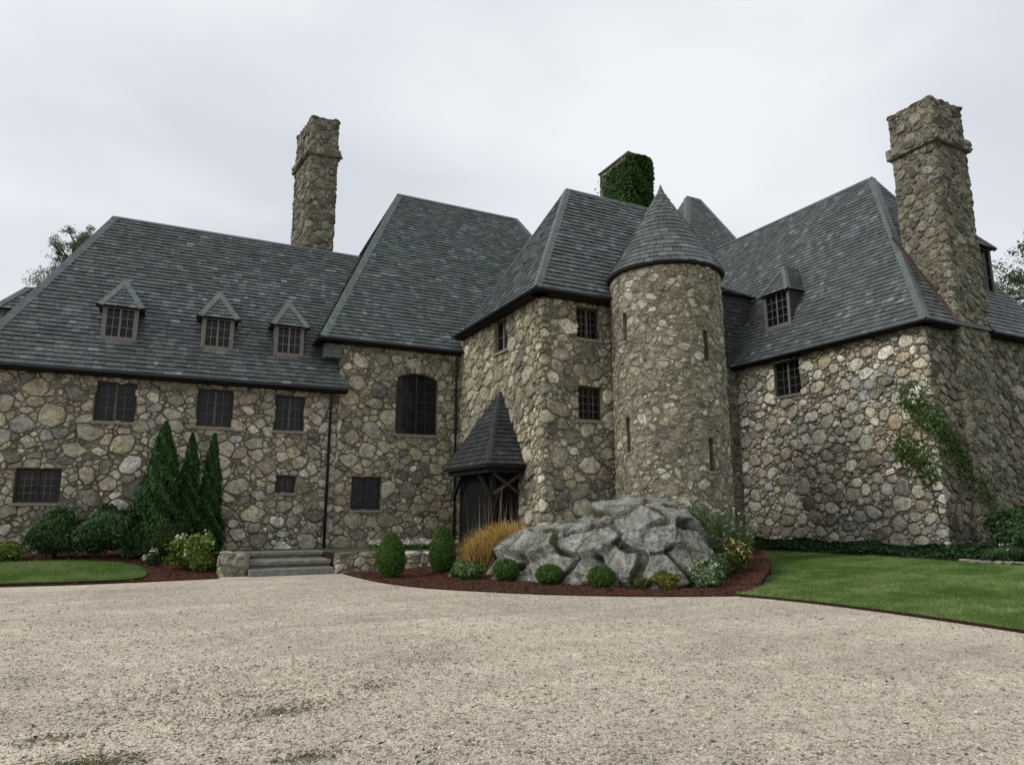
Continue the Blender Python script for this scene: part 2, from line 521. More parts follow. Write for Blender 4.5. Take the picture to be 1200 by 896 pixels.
def stones(mb, path, z0, z1, radii, aspect, pal, holes=(), mort=0.014, h=(0.02, 0.05), tries=1.2, u_range=None, mi=0, rough=0.012, fit=0.66, quoins=(), bk=0.0):
    u0, u1 = u_range or (0, path.L)
    holes = [(a - u0, b - u0, c, d) for a, b, c, d in holes]
    seeds = []
    for q in quoins:              # large corner stones, lapping alternately left and right
        z, sg = z0 + 0.2, 1
        while z < z1 - 0.15:
            hz = rnd.uniform(0.15, 0.24)
            seeds.append((q - u0 + sg * rnd.uniform(0.06, 0.16), z, rnd.uniform(0.30, 0.42), hz, rnd.gauss(0, 0.08)))
            z += hz * rnd.uniform(1.75, 2.1)
            sg = -sg
    pts = scatter(u1 - u0, z0, z1, radii, aspect, holes, tries, fit, seeds)
    if not len(pts):
        return
    for i in range(len(pts)):
        x, y = pts[i, :2]
        big = pts[i, 2] * 1.8
        poly = [(x - big, y - big), (x + big, y - big), (x + big, y + big), (x - big, y + big)]
        poly = clip(poly, -1, 0, 0); poly = clip(poly, 1, 0, u1 - u0)
        poly = clip(poly, 0, -1, -z0); poly = clip(poly, 0, 1, z1)
        du, dv = pts[:, 0] - x, pts[:, 1] - y
        D = np.hypot(du, dv)
        th = np.arctan2(dv, du)
        ri, rj = ell(pts[i:i + 1], th), ell(pts, th)
        cut = D * ri / (ri + rj)
        cut[i] = 99
        for j in np.argsort(cut)[:22]:
            if j == i or not poly:
                continue
            nx, ny = du[j] / D[j], dv[j] / D[j]
            poly = clip(poly, nx, ny, nx * x + ny * y + cut[j])
        for k in range(10):       # the stone's own outline where nothing presses on it
            t = 2 * PI * (k + 0.37) / 10
            poly = clip(poly, math.cos(t), math.sin(t), math.cos(t) * x + math.sin(t) * y + 1.7 * float(ell(pts[i:i + 1], np.array([t]))[0]))
        su, sv = x, y
        for a, b, c, d in holes:
            if len(poly) < 3:
                break
            if max(p[0] for p in poly) > a and min(p[0] for p in poly) < b and max(p[1] for p in poly) > c and min(p[1] for p in poly) < d:
                k = max((a - su, 0), (su - b, 1), (c - sv, 2), (sv - d, 3))[1]
                poly = [lambda: clip(poly, 1, 0, a), lambda: clip(poly, -1, 0, -b), lambda: clip(poly, 0, 1, c), lambda: clip(poly, 0, -1, -d)][k]()
        if len(poly) < 3:
            continue
        A = area(poly)
        if A < 0.003:
            continue
        P = np.array(poly)
        keep = np.hypot(*(P - np.roll(P, 1, 0)).T) > 0.03
        P = P[keep] if keep.sum() >= 3 else P
        cen = P.mean(0)
        e = np.roll(P, -1, 0) - P
        nrm = np.stack([e[:, 1], -e[:, 0]], -1) / (np.linalg.norm(e, axis=1)[:, None] + 1e-9)
        rmin = max(0.03, np.min(((P - cen) * nrm).sum(1)))
        P = cen + (P - cen) * max(0.5, 1 - mort * rnd.uniform(0.2, 2.4) / rmin)
        for q in (rnd.uniform(0.03, 0.13), rnd.uniform(0.10, 0.25)):
            Q = np.empty((len(P) * 2, 2))
            N = np.roll(P, -1, 0)
            Q[0::2] = P + (N - P) * q
            Q[1::2] = P + (N - P) * (1 - q)
            P = Q
        n = len(P)
        P = P + 0.02 * np.stack([np.sin(9.1 * P[:, 0] + 6.3 * P[:, 1]) + np.sin(5.3 * P[:, 1] - 3.1 * P[:, 0] + 1), np.sin(8.3 * P[:, 0] - 7.7 * P[:, 1] + 2) + np.sin(4.9 * P[:, 0] + 2.9 * P[:, 1])], -1)
        P = P + 0.008 * np.stack([np.sin(23.1 * P[:, 0] + 17.3 * P[:, 1]), np.sin(21.3 * P[:, 0] - 19.7 * P[:, 1] + 2)], -1)
        cen = P.mean(0)
        P = cen + (P - cen) * (1 + rng.normal(0, rough, n))[:, None]
        size = math.sqrt(A)
        hh = rnd.uniform(*h) * min(1.2, 0.5 + size)
        tu, tv = rnd.uniform(-0.12, 0.12), rnd.uniform(-0.20, 0.02)
        off = rng.normal(0, 0.12, 2) * size
        rings = []
        for sc, dd in ((1.0, bk - 0.03), (0.985, 0.5 * hh), (0.93, 0.86 * hh), (0.66, 1.02 * hh)):
            Q = cen + (P - cen) * sc + off * (1 - sc)
            d = dd + (tu * (Q[:, 0] - cen[0]) + tv * (Q[:, 1] - cen[1])) * (1 if dd > 0 else 0) + rng.normal(0, 0.005, n) * (dd > 0)
            rings.append(path.at(Q[:, 0] + u0, Q[:, 1], np.maximum(d, bk - 0.03)))
        cc = cen + off
        V = np.concatenate(rings + [path.at(np.array([cc[0] + u0]), np.array([cc[1]]), np.array([1.05 * hh]))])
        F = []
        for k in range(3):
            for t in range(n):
                t2 = (t + 1) % n
                F.append((k * n + t, k * n + t2, (k + 1) * n + t2, (k + 1) * n + t))
        F += [(3 * n + t, 3 * n + (t + 1) % n, 4 * n) for t in range(n)]
        mb.add([tuple(v) for v in V], F, pick(pal), mi)

def backing(mb, path, z0, z1, holes=(), mi=1, depth=0.28, bk=0.0):
    us = sorted(set([round(x, 4) for x in path.cuts] + [x for h in holes for x in h[:2]]))
    vs = sorted(set([z0, z1] + [x for h in holes for x in h[2:]]))
    if len(us) < 12:
        us = sorted(set(us))
    for a, b in zip(us, us[1:]):
        for c, d in zip(vs, vs[1:]):
            m, q = (a + b) / 2, (c + d) / 2
            if any(h[0] < m < h[1] and h[2] < q < h[3] for h in holes):
                continue
            P = path.at(np.array([a, b, b, a]), np.array([c, c, d, d]), np.full(4, bk))
            mb.quad(*P, mi=mi)
    for a, b, c, d in holes:
        for p in (((a, c), (a, d)), ((b, d), (b, c)), ((a, d), (b, d)), ((b, c), (a, c))):
            (ua, va), (ub, vb) = p
            P = path.at(np.array([ua, ub, ub, ua]), np.array([va, vb, vb, va]), np.array([0, 0, -depth, -depth]))
            mb.quad(*P, mi=mi)

def stone_wall(name, parent, path, z0, z1, radii, aspect, pal, holes=(), u_range=None, extra=None, **kw):
    mb = MB()
    stones(mb, path, z0, z1 - 0.02, radii, aspect, pal, holes, u_range=u_range, **kw)
    backing(mb, path, z0, z1, holes, bk=kw.get('bk', 0.0))
    if extra:
        extra(mb)
    return mb.build(name, [M['stone'], M['mortar']], parent, smooth=True)

# ------------------------------------------------------------------ slate roofs
def slate_color(kind='roof'):
    base = rnd.choices([(0.074, 0.082, 0.086), (0.092, 0.101, 0.105), (0.116, 0.127, 0.131), (0.080, 0.093, 0.088), (0.082, 0.080, 0.086), (0.165, 0.177, 0.18)],
                       [5, 5, 4, 3, 2.5, 1.0])[0]
    k = rnd.uniform(0.8, 1.25)
    return tuple(c * k for c in base)

def slates(mb, poly, exp=0.185, wid=0.23, thick=0.032, kind='roof', base=True, dark=1.0):
    dark = dark if isinstance(dark, tuple) else (dark,) * 3
    P = [Vector(p) for p in poly]
    n = Vector((0, 0, 0))
    for a, b in zip(P, P[1:] + P[:1]):
        n += a.cross(b)
    n.normalize()
    if n.z < -1e-4:
        n = -n
    u = Vector((0, 0, 1)).cross(n).normalized()
    v = n.cross(u)
    o = P[0]
    p2 = [((p - o).dot(u), (p - o).dot(v)) for p in P]
    if area(p2) < 0:
        p2 = p2[::-1]
    vmin, vmax = min(p[1] for p in p2), max(p[1] for p in p2)
    row = 0
    vv = vmin
    while vv < vmax - 0.01:
        band = clip(clip(p2, 0, -1, -vv), 0, 1, vv + exp)
        if len(band) >= 3:
            a, b = min(p[0] for p in band), max(p[0] for p in band)
            x = a - rnd.uniform(0, wid)
            while x < b:
                w = wid * rnd.uniform(0.6, 1.35)
                q = clip(clip(band, -1, 0, -(x + 0.004)), 1, 0, x + w - 0.004)
                x += w
                if len(q) < 3 or abs(area(q)) < 0.001:
                    continue
                t0 = thick * rnd.uniform(0.75, 1.35)
                dv = rnd.uniform(-0.012, 0.006)
                lift = lambda vy: t0 * (1 - (vy - vv) / exp) + 0.008
                top = [o + u * p[0] + v * (p[1] + (dv if p[1] < vv + 0.001 and row else 0)) + n * lift(p[1]) for p in q]
                bot = [t - n * 0.014 for t in top]
                m = len(q)
                fs = [tuple(range(m)), tuple(range(2 * m - 1, m - 1, -1))] + [(k, m + k, m + (k + 1) % m, (k + 1) % m) for k in range(m)]
                c = tuple(z * k_ for z, k_ in zip(slate_color(kind), dark))
                mb.add([tuple(z) for z in top + bot], fs, c, 0)
        vv += exp
        row += 1
    if base:
        s = [o + u * p[0] + v * p[1] - n * 0.003 for p in p2]
        mb.quad(*s, mi=0, col=(0.02, 0.02, 0.02))
    return n

def flash(mb, a, b, n1, n2, w=0.17, lift=0.04):
    """lead strip folded over a hip or ridge a-b between faces with normals n1, n2"""
    a, b, n1, n2 = Vector(a), Vector(b), Vector(n1), Vector(n2)
    d = (b - a).normalized()
    nm = (n1 + n2).normalized()
    t = nm * (lift * 1.25)
    for n in (n1, n2):
        s = d.cross(n)
        if s.dot(nm) > 0:
            s = -s
        A, B = a + t, b + t
        C_, D = b + s * w + n * lift, a + s * w + n * lift
        mb.quad(A, B, C_, D)
        mb.quad(D, C_, C_ - n * 0.05, D - n * 0.05)
    for p in (a, b):
        mb.quad(p + t, p - nm * 0.05 + d * 0, p + d.cross(n1) * 0.01, mi=0)

def plane_n(*p):
    p = [Vector(q) for q in p]
    n = (p[1] - p[0]).cross(p[2] - p[0]).normalized()
    return n if n.z >= 0 else -n

def eave(parent, a, b, inward, z_drop=0.14, gutter=True, board=0.46):
    """soffit board and gutter along an eave from a to b; inward is the horizontal direction to the wall"""
    a, b, i = Vector(a), Vector(b), Vector(inward).normalized()
    mb = MB()
    mb.obox(a - Vector((0, 0, z_drop)) + i * 0.03, b - a, i * board, (0, 0, z_drop - 0.03))
    mb.build('eave_board', M['timber'], parent)
    if gutter:
        g = MB()
        o = -i * 0.045 - Vector((0, 0, 0.05))
        g.tube([a + o, b + o], 0.046, 10)
        g.build('gutter', M['dark'], parent, smooth=False)

# ------------------------------------------------------------------ windows
def window(parent, org, u, w, h, inset=0.17, lights=2, cols=2, rows=3, fmat='frame', mull='midwood', sill=True, arch=0.0, fw=0.065):
    """org: lower left corner on the wall face, u: unit vector along the wall, outward = u x z"""
    o, u = Vector(org), Vector(u).normalized()
    z = Vector((0, 0, 1))
    n = u.cross(z)
    o = o - n * inset
    mb = MB()
    d = n * 0.07
    mb.obox(o, u * fw, d, z * h)
    mb.obox(o + u * (w - fw), u * fw, d, z * h)
    mb.obox(o + u * fw, u * (w - 2 * fw), d, z * fw)
    if arch:
        m = 12
        top = lambda x: h + arch * (1 - ((x - w / 2) / (w / 2)) ** 2)
        for k in range(m):
            x0, x1 = w * k / m, w * (k + 1) / m
            p = [o + u * x0 + z * (top(x0) - fw), o + u * x1 + z * (top(x1) - fw), o + u * x1 + z * top(x1), o + u * x0 + z * top(x0)]
            mb.add([tuple(q) for q in p] + [tuple(q + d) for q in p], [(4, 5, 6, 7), (0, 1, 5, 4), (3, 7, 6, 2)])
    else:
        mb.obox(o + u * fw + z * (h - fw), u * (w - 2 * fw), d, z * fw)
    win = mb.build('window', M[fmat], parent)
    # glass
    g = MB()
    hh = h + arch - 0.01
    if arch:
        pts = [o + u * 0.01 + z * 0.01, o + u * (w - 0.01) + z * 0.01] + [o + u * (w * (1 - k / 12)) + z * (h - 0.01 + arch * (1 - ((w * (1 - k / 12) - w / 2) / (w / 2)) ** 2)) for k in range(13)]
    else:
        pts = [o + u * 0.01 + z * 0.01, o + u * (w - 0.01) + z * 0.01, o + u * (w - 0.01) + z * (h - 0.01), o + u * 0.01 + z * (h - 0.01)]
    g.quad(*[p + n * 0.02 for p in pts])
    g.build('pane', M['glass'], win)
    mu = MB()
    cw = (w - 2 * fw) / lights
    top_h = h - fw + (arch * 0.8)
    for k in range(1, lights):
        x = fw + cw * k - 0.035
        mu.obox(o + u * x + z * fw + n * 0.004, u * 0.07, n * 0.075, z * (top_h - fw))
    if lights > 1:
        mu.build('mullion', M[mull], win)
    b = MB()
    for k in range(lights):
        x0 = fw + cw * k
        for q in range(1, cols):
            b.obox(o + u * (x0 + cw * q / cols - 0.012) + z * fw + n * 0.021, u * 0.024, n * 0.02, z * (top_h - fw))
        for q in range(1, rows):
            b.obox(o + u * (x0 + 0.03) + z * (fw + (h - 2 * fw) * q / rows - 0.012) + n * 0.023, u * (cw - 0.06), n * 0.02, z * 0.024)
    b.build('glazing_bars', M['midwood' if fmat == 'frame' else 'frame'], win)
    if sill:
        s = MB()
        s.obox(o - u * 0.06 - z * 0.09 + n * 0.02, u * (w + 0.12), n * (inset + 0.06), z * 0.088)
        s.build('sill', M['sill'], win)
    return win

# ------------------------------------------------------------------ ground
def zone(name, poly, zf, mat, spacing=0.45, skirt=0.12, kind='structure'):
    """a sheet of terrain inside a plan polygon, with a dropped edge"""
    n = len(poly)
    pts = []
    for i in range(n):
        a, b = Vector(poly[i]), Vector(poly[(i + 1) % n])
        k = max(1, int((b - a).length / (spacing * 0.6)))
        pts += [a + (b - a) * (t / k) for t in range(k)]
    m = len(pts)
    edges = [(i, (i + 1) % m) for i in range(m)]
    xs, ys = [p.x for p in pts], [p.y for p in pts]
    P = np.array([(p.x, p.y) for p in pts])
    extra = []
    x = min(xs) + spacing / 2
    while x < max(xs):
        y = min(ys) + spacing / 2
        while y < max(ys):
            q = (x + rnd.uniform(-.15, .15) * spacing, y + rnd.uniform(-.15, .15) * spacing)
            if inside(q, P) and np.min(np.hypot(P[:, 0] - q[0], P[:, 1] - q[1])) > spacing * 0.45:
                extra.append(Vector(q))
            y += spacing
        x += spacing
    vv, ee, ff, *_ = geometry.delaunay_2d_cdt(pts + extra, edges, [], 1, 1e-5)
    mb = MB()
    mb.add([(v.x, v.y, float(zf(v.x, v.y))) for v in vv], [tuple(f) for f in ff])
    # edge skirt
    cnt = {}
    for f in ff:
        for a, b in zip(f, list(f[1:]) + [f[0]]):
            cnt[(a, b)] = 1
    for (a, b) in list(cnt):
        if (b, a) not in cnt:
            va, vb = mb.v[a], mb.v[b]
            mb.quad(va, (va[0], va[1], va[2] - skirt), (vb[0], vb[1], vb[2] - skirt), vb, mi=1)
    o = mb.build(name, [mat, M['soil']], None, smooth=False)
    return struct(o, kind)

def inside(q, P):
    x, y = q
    X, Y = P[:, 0], P[:, 1]
    X2, Y2 = np.roll(X, -1), np.roll(Y, -1)
    c = (Y > y) != (Y2 > y)
    with np.errstate(divide='ignore', invalid='ignore'):
        xi = (X2 - X) * (y - Y) / (Y2 - Y) + X
    return bool(np.sum(c & (x < xi)) % 2)

def inside_many(Q, P):
    r = np.zeros(len(Q), bool)
    for (x1, y1), (x2, y2) in zip(P, np.roll(P, -1, 0)):
        c = (y1 > Q[:, 1]) != (y2 > Q[:, 1])
        if y1 != y2:
            r ^= c & (Q[:, 0] < (x2 - x1) * (Q[:, 1] - y1) / (y2 - y1) + x1)
    return r

def curve(pts, k=5):
    """Catmull-Rom through open plan points"""
    P = [np.array(p, float) for p in pts]
    P = [2 * P[0] - P[1]] + P + [2 * P[-1] - P[-2]]
    out = []
    for i in range(1, len(P) - 2):
        for t in np.linspace(0, 1, k, endpoint=False):
            a, b, c, d = P[i - 1:i + 3]
            out.append(tuple(0.5 * ((2 * b) + (c - a) * t + (2 * a - 5 * b + 4 * c - d) * t * t + (3 * b - a - 3 * c + d) * t ** 3)))
    out.append(tuple(P[-2]))
    return out

z_left = lambda x, y: 0.03 + 0.43 * smooth01((y - 18.8) / 4)
z_mid = lambda x, y: 0.03 + 0.42 * smooth01((((x - 4.4) * 8.1 + (y - 18.7) * 5.6) / 9.85) / 5) + 0.5 * np.exp(-((x - 8.2) / 0.95) ** 2 - ((y - 17.0) / 0.75) ** 2)
z_right = lambda x, y: 0.05 + 0.30 * smooth01((x - 10.4) / 12)

g = MB()
g.quad((-900, -900, -0.12), (900, -900, -0.12), (900, 900, -0.12), (-900, 900, -0.12))
struct(g.build('ground', M['field']))
g = MB()
g.quad((-45, -40, 0), (40, -40, 0), (40, 22, 0), (-45, 22, 0))
struct(g.build('gravel_driveway', M['gravel']))

LEFT_EDGE = [(-16, 19.1), (-8, 18.95), (-3.1, 18.8), (-1.8, 18.6), (-0.33, 18.6), (1.25, 18.75)]
zone('mulch_bed', LEFT_EDGE + [(1.3, 23.7), (-16, 23.7)], z_left, M['mulch'])
LAWN_L = [(-16, 19.15), (-8, 19.0), (-3.1, 18.85), (-1.8, 18.66), (-0.8, 18.66)] + curve([(-0.6, 18.75), (-0.36, 19.3), (-0.46, 20.3), (-1.0, 20.9), (-2.2, 21.3), (-3.6, 21.35)]) + [(-8, 21.4), (-16, 21.4)]
zone('lawn', LAWN_L, lambda x, y: z_left(x, y) + 0.05, M['lawn'])
MID_FRONT = curve([(4.3, 18.75), (4.38, 17.4), (4.6, 15.9), (5.1, 14.5), (5.9, 13.4), (6.9, 12.3), (8.2, 11.35), (9.4, 10.75), (10.1, 10.5), (10.75, 10.7)])
MID_RIGHT = curve([(10.75, 10.7), (11.7, 11.35), (12.9, 12.25), (14.1, 13.35), (15.2, 14.6), (16.4, 15.9), (17.6, 17.3)])
zone('mulch_bed', MID_FRONT + MID_RIGHT[1:] + [(18.6, 18.8), (18.5, 23.5), (9.0, 23.5), (9.0, 19.5), (7.6, 19.2)], z_mid, M['mulch'])
LAWN_R = [(10.1, 10.45)] + curve([(10.35, 9.8), (10.55, 8.9), (10.66, 7.8), (10.66, 6.8), (10.6, 5.6), (10.4, 3.5), (11, 0), (14, -4)]) + [(30, -8), (40, -8), (40, 9.5)] + [(19.1, 9.9), (19.0, 11.0), (19.1, 12.2), (19.1, 13.4), (19.3, 14.9), (19.1, 16.2), (18.6, 17.9), (17.7, 17.4)] + MID_RIGHT[::-1]
zone('lawn', LAWN_R, z_right, M['lawn'], spacing=0.5)
zone('planting_bed', [(19.05, 9.9), (40, 9.4), (40, 14.4), (23.1, 14.3), (23.1, 23.2), (17.8, 23.2), (18.6, 17.8), (19.1, 16.2), (19.3, 14.9), (19.1, 13.4), (19.1, 12.2), (19.0, 11.0)], lambda x, y: z_right(x, y) + 0.004, M['soil'], spacing=0.6)
zone('terrace', [(1.3, 20.95), (4.12, 20.62), (4.2, 19.2), (7.3, 18.65), (7.9, 17.6), (9.5, 17.2), (9.5, 23.6), (1.3, 23.6)], lambda x, y: 0.505 - 0.02 * (y - 20), M['terrace'], spacing=0.4, skirt=0.4)

# ------------------------------------------------------------------ the mansion
man = thing('stone_mansion', (9.0, 24.0, 0), 'rambling grey fieldstone mansion with steep slate roofs, round tower and tall chimneys', 'mansion')

def arch_stones(u0, path, x0, x1, spring, rise, n=9, th=0.42):
    def f(mb):
        w = x1 - x0
        z = lambda x: spring + rise * (1 - ((x - w / 2) / (w / 2)) ** 2)
        for k in range(12):   # fill above the arch inside the opening's rectangle
            a, b = w * k / 12, w * (k + 1) / 12
            P = path.at(np.array([x0 + a, x0 + b, x0 + b, x0 + a]), np.array([z(a), z(b), spring + rise, spring + rise]), np.full(4, 0.004))
            mb.quad(*P, mi=1)
            P = path.at(np.array([x0 + a, x0 + b, x0 + b, x0 + a]), np.array([z(a), z(b), z(b), z(a)]), np.array([0.004, 0.004, -0.28, -0.28]))
            mb.quad(*P, mi=1)
        for k in range(n):
            a, b = w * (k + 0.06) / n, w * (k + 0.94) / n
            t = th * rnd.uniform(0.75, 1.1)
            sa, sb = (a - w / 2) * 0.34, (b - w / 2) * 0.34
            pu = np.array([a, b, b + sb * 0.8, (a + b) / 2 + (sa + sb) * 0.4, a + sa * 0.8]) + x0
            pv = np.array([z(a), z(b), z(b) + t * 0.9, z((a + b) / 2) + t, z(a) + t * 0.9])
            cu, cv = pu.mean(), pv.mean()
            rings = [path.at(cu + (pu - cu) * s, cv + (pv - cv) * s, np.full(5, d)) for s, d in ((1, -0.02), (0.97, 0.03), (0.85, 0.05))]
            V = np.concatenate(rings)
            F = [(r * 5 + i, r * 5 + (i + 1) % 5, (r + 1) * 5 + (i + 1) % 5, (r + 1) * 5 + i) for r in range(2) for i in range(5)] + [(10, 11, 12, 13, 14)]
            mb.add([tuple(v) for v in V], F, pick('tan'), 0)
    return f

# --- walls
UX, UY = (1, 0, 0), (0, -1, 0)
p_left = Path([(-5.0, 31.0), (-5.0, 23.5), (5.0, 23.5)])
fx = lambda x: 7.5 + (x + 5.0)
W_LEFT = [(-2.19, 4.26, 1.06, 1.19), (0.58, 4.25, 1.04, 1.20), (2.92, 4.24, 0.94, 1.18), (-3.90, 1.86, 1.08, 0.96), (3.08, 2.21, 0.62, 0.56)]
stone_wall('wall', man, p_left, -0.2, 5.75, [0.42, 0.31, 0.22, 0.16, 0.11, 0.07], 1.6, 'grey', [(fx(x), fx(x) + w, z, z + h) for x, z, w, h in W_LEFT], mort=0.008, bk=-0.035, u_range=(5.5, 17.5))
for i, (x, z, w, h) in enumerate(W_LEFT):
    if i < 3:
        window(man, (x, 23.5, z), UX, w, h, cols=2, rows=3)
    elif i == 3:
        window(man, (x, 23.5, z), UX, w, h, cols=3, rows=4, mull='frame')
    else:
        window(man, (x, 23.5, z), UX, w, h, lights=1, cols=3, rows=2)

p_cen = Path([(5.0, 25.5), (5.0, 23.38), (9.5, 23.38)])
cx_ = lambda x: 2.12 + (x - 5.0)
stone_wall('wall', man, p_cen, -0.2, 7.5, [0.38, 0.28, 0.2, 0.14, 0.1, 0.07], 1.4, 'tan', [(cx_(7.0), cx_(8.55), 4.31, 6.55), (cx_(5.53), cx_(6.55), 1.67, 2.77)], bk=-0.03, mort=0.009,
           extra=arch_stones(0, p_cen, cx_(7.0), cx_(8.55), 6.32, 0.23))
window(man, (7.0, 23.38, 4.31), UX, 1.55, 2.01, cols=2, rows=5, fmat='dark', mull='dark', arch=0.23)
window(man, (5.53, 23.38, 1.67), UX, 1.02, 1.10, cols=2, rows=4, fmat='dark', mull='frame')

p_b2 = Path([(9.4, 23.5), (9.4, 17.0), (15.2, 17.0)])
bx = lambda x: 6.5 + (x - 9.4)
H_B2 = [(3.28, 4.24, 6.77, 7.85), (3.15, 4.55, 0.40, 2.62), (bx(10.63), bx(11.43), 6.75, 7.74), (bx(10.64), bx(11.46), 4.28, 5.29)]
stone_wall('wall', man, p_b2, -0.2, 8.0, [0.38, 0.27, 0.19, 0.13, 0.09, 0.06], 1.35, 'tan', H_B2, bk=-0.02, mort=0.012, quoins=[6.5], u_range=(0, 11.0))
window(man, (9.4, 20.22, 6.77), UY, 0.96, 1.08, lights=2, cols=1, rows=2, mull='greywood')
window(man, (10.63, 17.0, 6.75), UX, 0.80, 0.99, cols=2, rows=4)
window(man, (10.64, 17.0, 4.28), UX, 0.82, 1.01, cols=2, rows=4, mull='frame')
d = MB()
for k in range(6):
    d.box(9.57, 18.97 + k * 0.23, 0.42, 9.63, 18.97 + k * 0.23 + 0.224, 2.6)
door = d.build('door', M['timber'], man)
d = MB()
d.tube([(9.55, 19.1, 1.4), (9.50, 19.1, 1.4)], 0.04, 8)
d.build('handle', M['dark'], door)

p_r = Path([(23.03, 23.1), (23.03, 14.25), (36.0, 14.25)])
stone_wall('wall', man, p_r, -0.4, 8.1, [0.42, 0.32, 0.24, 0.18, 0.13, 0.09, 0.06], 1.2, 'light', [(2.2, 3.55, 6.42, 7.88)], mort=0.015, bk=-0.035, h=(0.03, 0.07), u_range=(0, 9.0), quoins=[8.8])
w_end = [o for o in man.children][-1]
mb = MB()
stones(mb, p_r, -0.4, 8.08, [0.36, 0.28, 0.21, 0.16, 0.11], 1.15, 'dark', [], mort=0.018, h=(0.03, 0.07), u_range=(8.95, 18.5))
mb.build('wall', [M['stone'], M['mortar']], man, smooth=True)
window(man, (23.03, 20.9, 6.42), UY, 1.35, 1.46, cols=2, rows=4, fmat='frame', mull='greywood')

# --- round tower
TC, TR = (13.08, 15.84), 1.63       # plan centre, radius
ring = Ring(*TC, TR, R(120), R(395))
ua = lambda a: TR * R(a - 120)
slit = [(ua(181.5), ua(187.5), 6.45, 7.33), (ua(181.5), ua(187.5), 3.24, 4.25), (ua(268), ua(274), 5.72, 6.61), (ua(268), ua(274), 2.69, 3.58)]
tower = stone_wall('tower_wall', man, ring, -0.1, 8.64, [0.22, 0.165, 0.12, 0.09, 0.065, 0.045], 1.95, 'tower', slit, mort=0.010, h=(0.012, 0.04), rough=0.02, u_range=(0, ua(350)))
for a, b, c, d_ in slit:
    mb = MB()
    mb.quad(*ring.at(np.array([a, b, b, a]), np.array([c, c, d_, d_]), np.full(4, -0.22)))
    mb.build('slit_pane', M['glass'], tower)
    mb = MB()
    P = ring.at(np.array([a - 0.04, b + 0.04]), np.array([c - 0.07, c - 0.07]), np.array([-0.2, -0.2]))
    Q = ring.at(np.array([a - 0.04, b + 0.04]), np.array([c - 0.07, c - 0.07]), np.array([0.05, 0.05]))
    mb.obox(P[0], P[1] - P[0], Q[0] - P[0], (0, 0, 0.068))
    mb.build('slit_sill', M['sill'], tower)
mb = MB()
TZ, TT, ER = 8.59, 11.61, 1.755
rows = 19
for k in range(rows):
    t0, t1 = k / rows, (k + 1) / rows
    r0, r1 = ER * (1 - t0) + 0.0, max(0.02, ER * (1 - t1))
    za, zb = TZ + (TT - TZ) * t0, TZ + (TT - TZ) * t1
    m = max(7, int(2 * PI * r0 / 0.25))
    a = rnd.uniform(0, 1)
    for q in range(m):
        g0 = (a + q + 0.02 + rnd.uniform(0, .03)) / m * 2 * PI
        g1 = (a + q + 0.98) / m * 2 * PI
        th = 0.028 * rnd.uniform(0.8, 1.3)
        dz = rnd.uniform(-0.01, 0.006)
        V = []
        for rr, zz, hh in ((r0, za + dz, th), (r1, zb, 0.006), (r1, zb, -0.02), (r0, za + dz, -0.02)):
            for gg in (g0, g1):
                V.append((TC[0] + math.cos(gg) * (rr + hh * 0.87), TC[1] + math.sin(gg) * (rr + hh * 0.87), zz + hh * 0.5))
        mb.add(V, [(0, 1, 3, 2), (0, 6, 7, 1), (0, 2, 4, 6), (1, 7, 5, 3)], slate_color())
tr = mb.build('tower_roof', M['slate'], man)
mb = MB()
mb.tube([(TC[0], TC[1], TT - 0.28), (TC[0], TC[1], TT - 0.02), (TC[0], TC[1], TT + 0.12)], [0.15, 0.06, 0.01], 12)
mb.build('finial', M['lead'], tr)
mb = MB()   # ring under the cone
m = 48
V = [(TC[0] + math.cos(2 * PI * k / m) * r, TC[1] + math.sin(2 * PI * k / m) * r, z) for r, z in ((1.62, TZ - 0.10), (1.735, TZ - 0.06), (1.735, TZ - 0.005), (1.5, TZ + 0.0)) for k in range(m)]
mb.add(V, [(i * m + k, i * m + (k + 1) % m, (i + 1) * m + (k + 1) % m, (i + 1) * m + k) for i in range(3) for k in range(m)])
mb.build('tower_eave', M['timber'], man)

# --- roofs
def hip_roof(parent, x0, x1, y0, y1, ze, ra, rb, zr, ends=(True, True), front_poly=None, exp=0.185, wid=0.23, flash_mat='lead', fw=0.17, faces='FLRB', dark=1.0):
    """hipped roof, ridge along X from ra to rb at zr"""
    ym = (y0 + y1) / 2
    A, B = (ra, ym, zr), (rb, ym, zr)
    fl, fr, bl, br = (x0, y0, ze), (x1, y0, ze), (x0, y1, ze), (x1, y1, ze)
    mb = MB()
    F = front_poly or [fl, fr, B, A]
    if 'F' in faces: slates(mb, F, exp, wid, dark=dark)
    if 'L' in faces: slates(mb, [bl, fl, A], exp, wid, dark=dark)
    if 'R' in faces: slates(mb, [fr, br, B], exp, wid, dark=dark)
    mb.quad(br, bl, A, B, col=(0.05, 0.055, 0.06))
    roof = mb.build('roof', M['slate'], parent)
    fb = MB()
    nf, nl, nr = plane_n(fl, fr, A), plane_n(bl, fl, A), plane_n(fr, br, B)
    nb = plane_n(bl, br, A)
    flash(fb, fl, A, nf, nl, fw)
    flash(fb, A, B, nf, nb, 0.1)
    flash(fb, bl, A, nl, nb, fw * 0.7)
    if 'R' in faces: flash(fb, fr, B, nf, nr, fw)
    fb.build('hip_flashing', M[flash_mat], roof)
    return roof

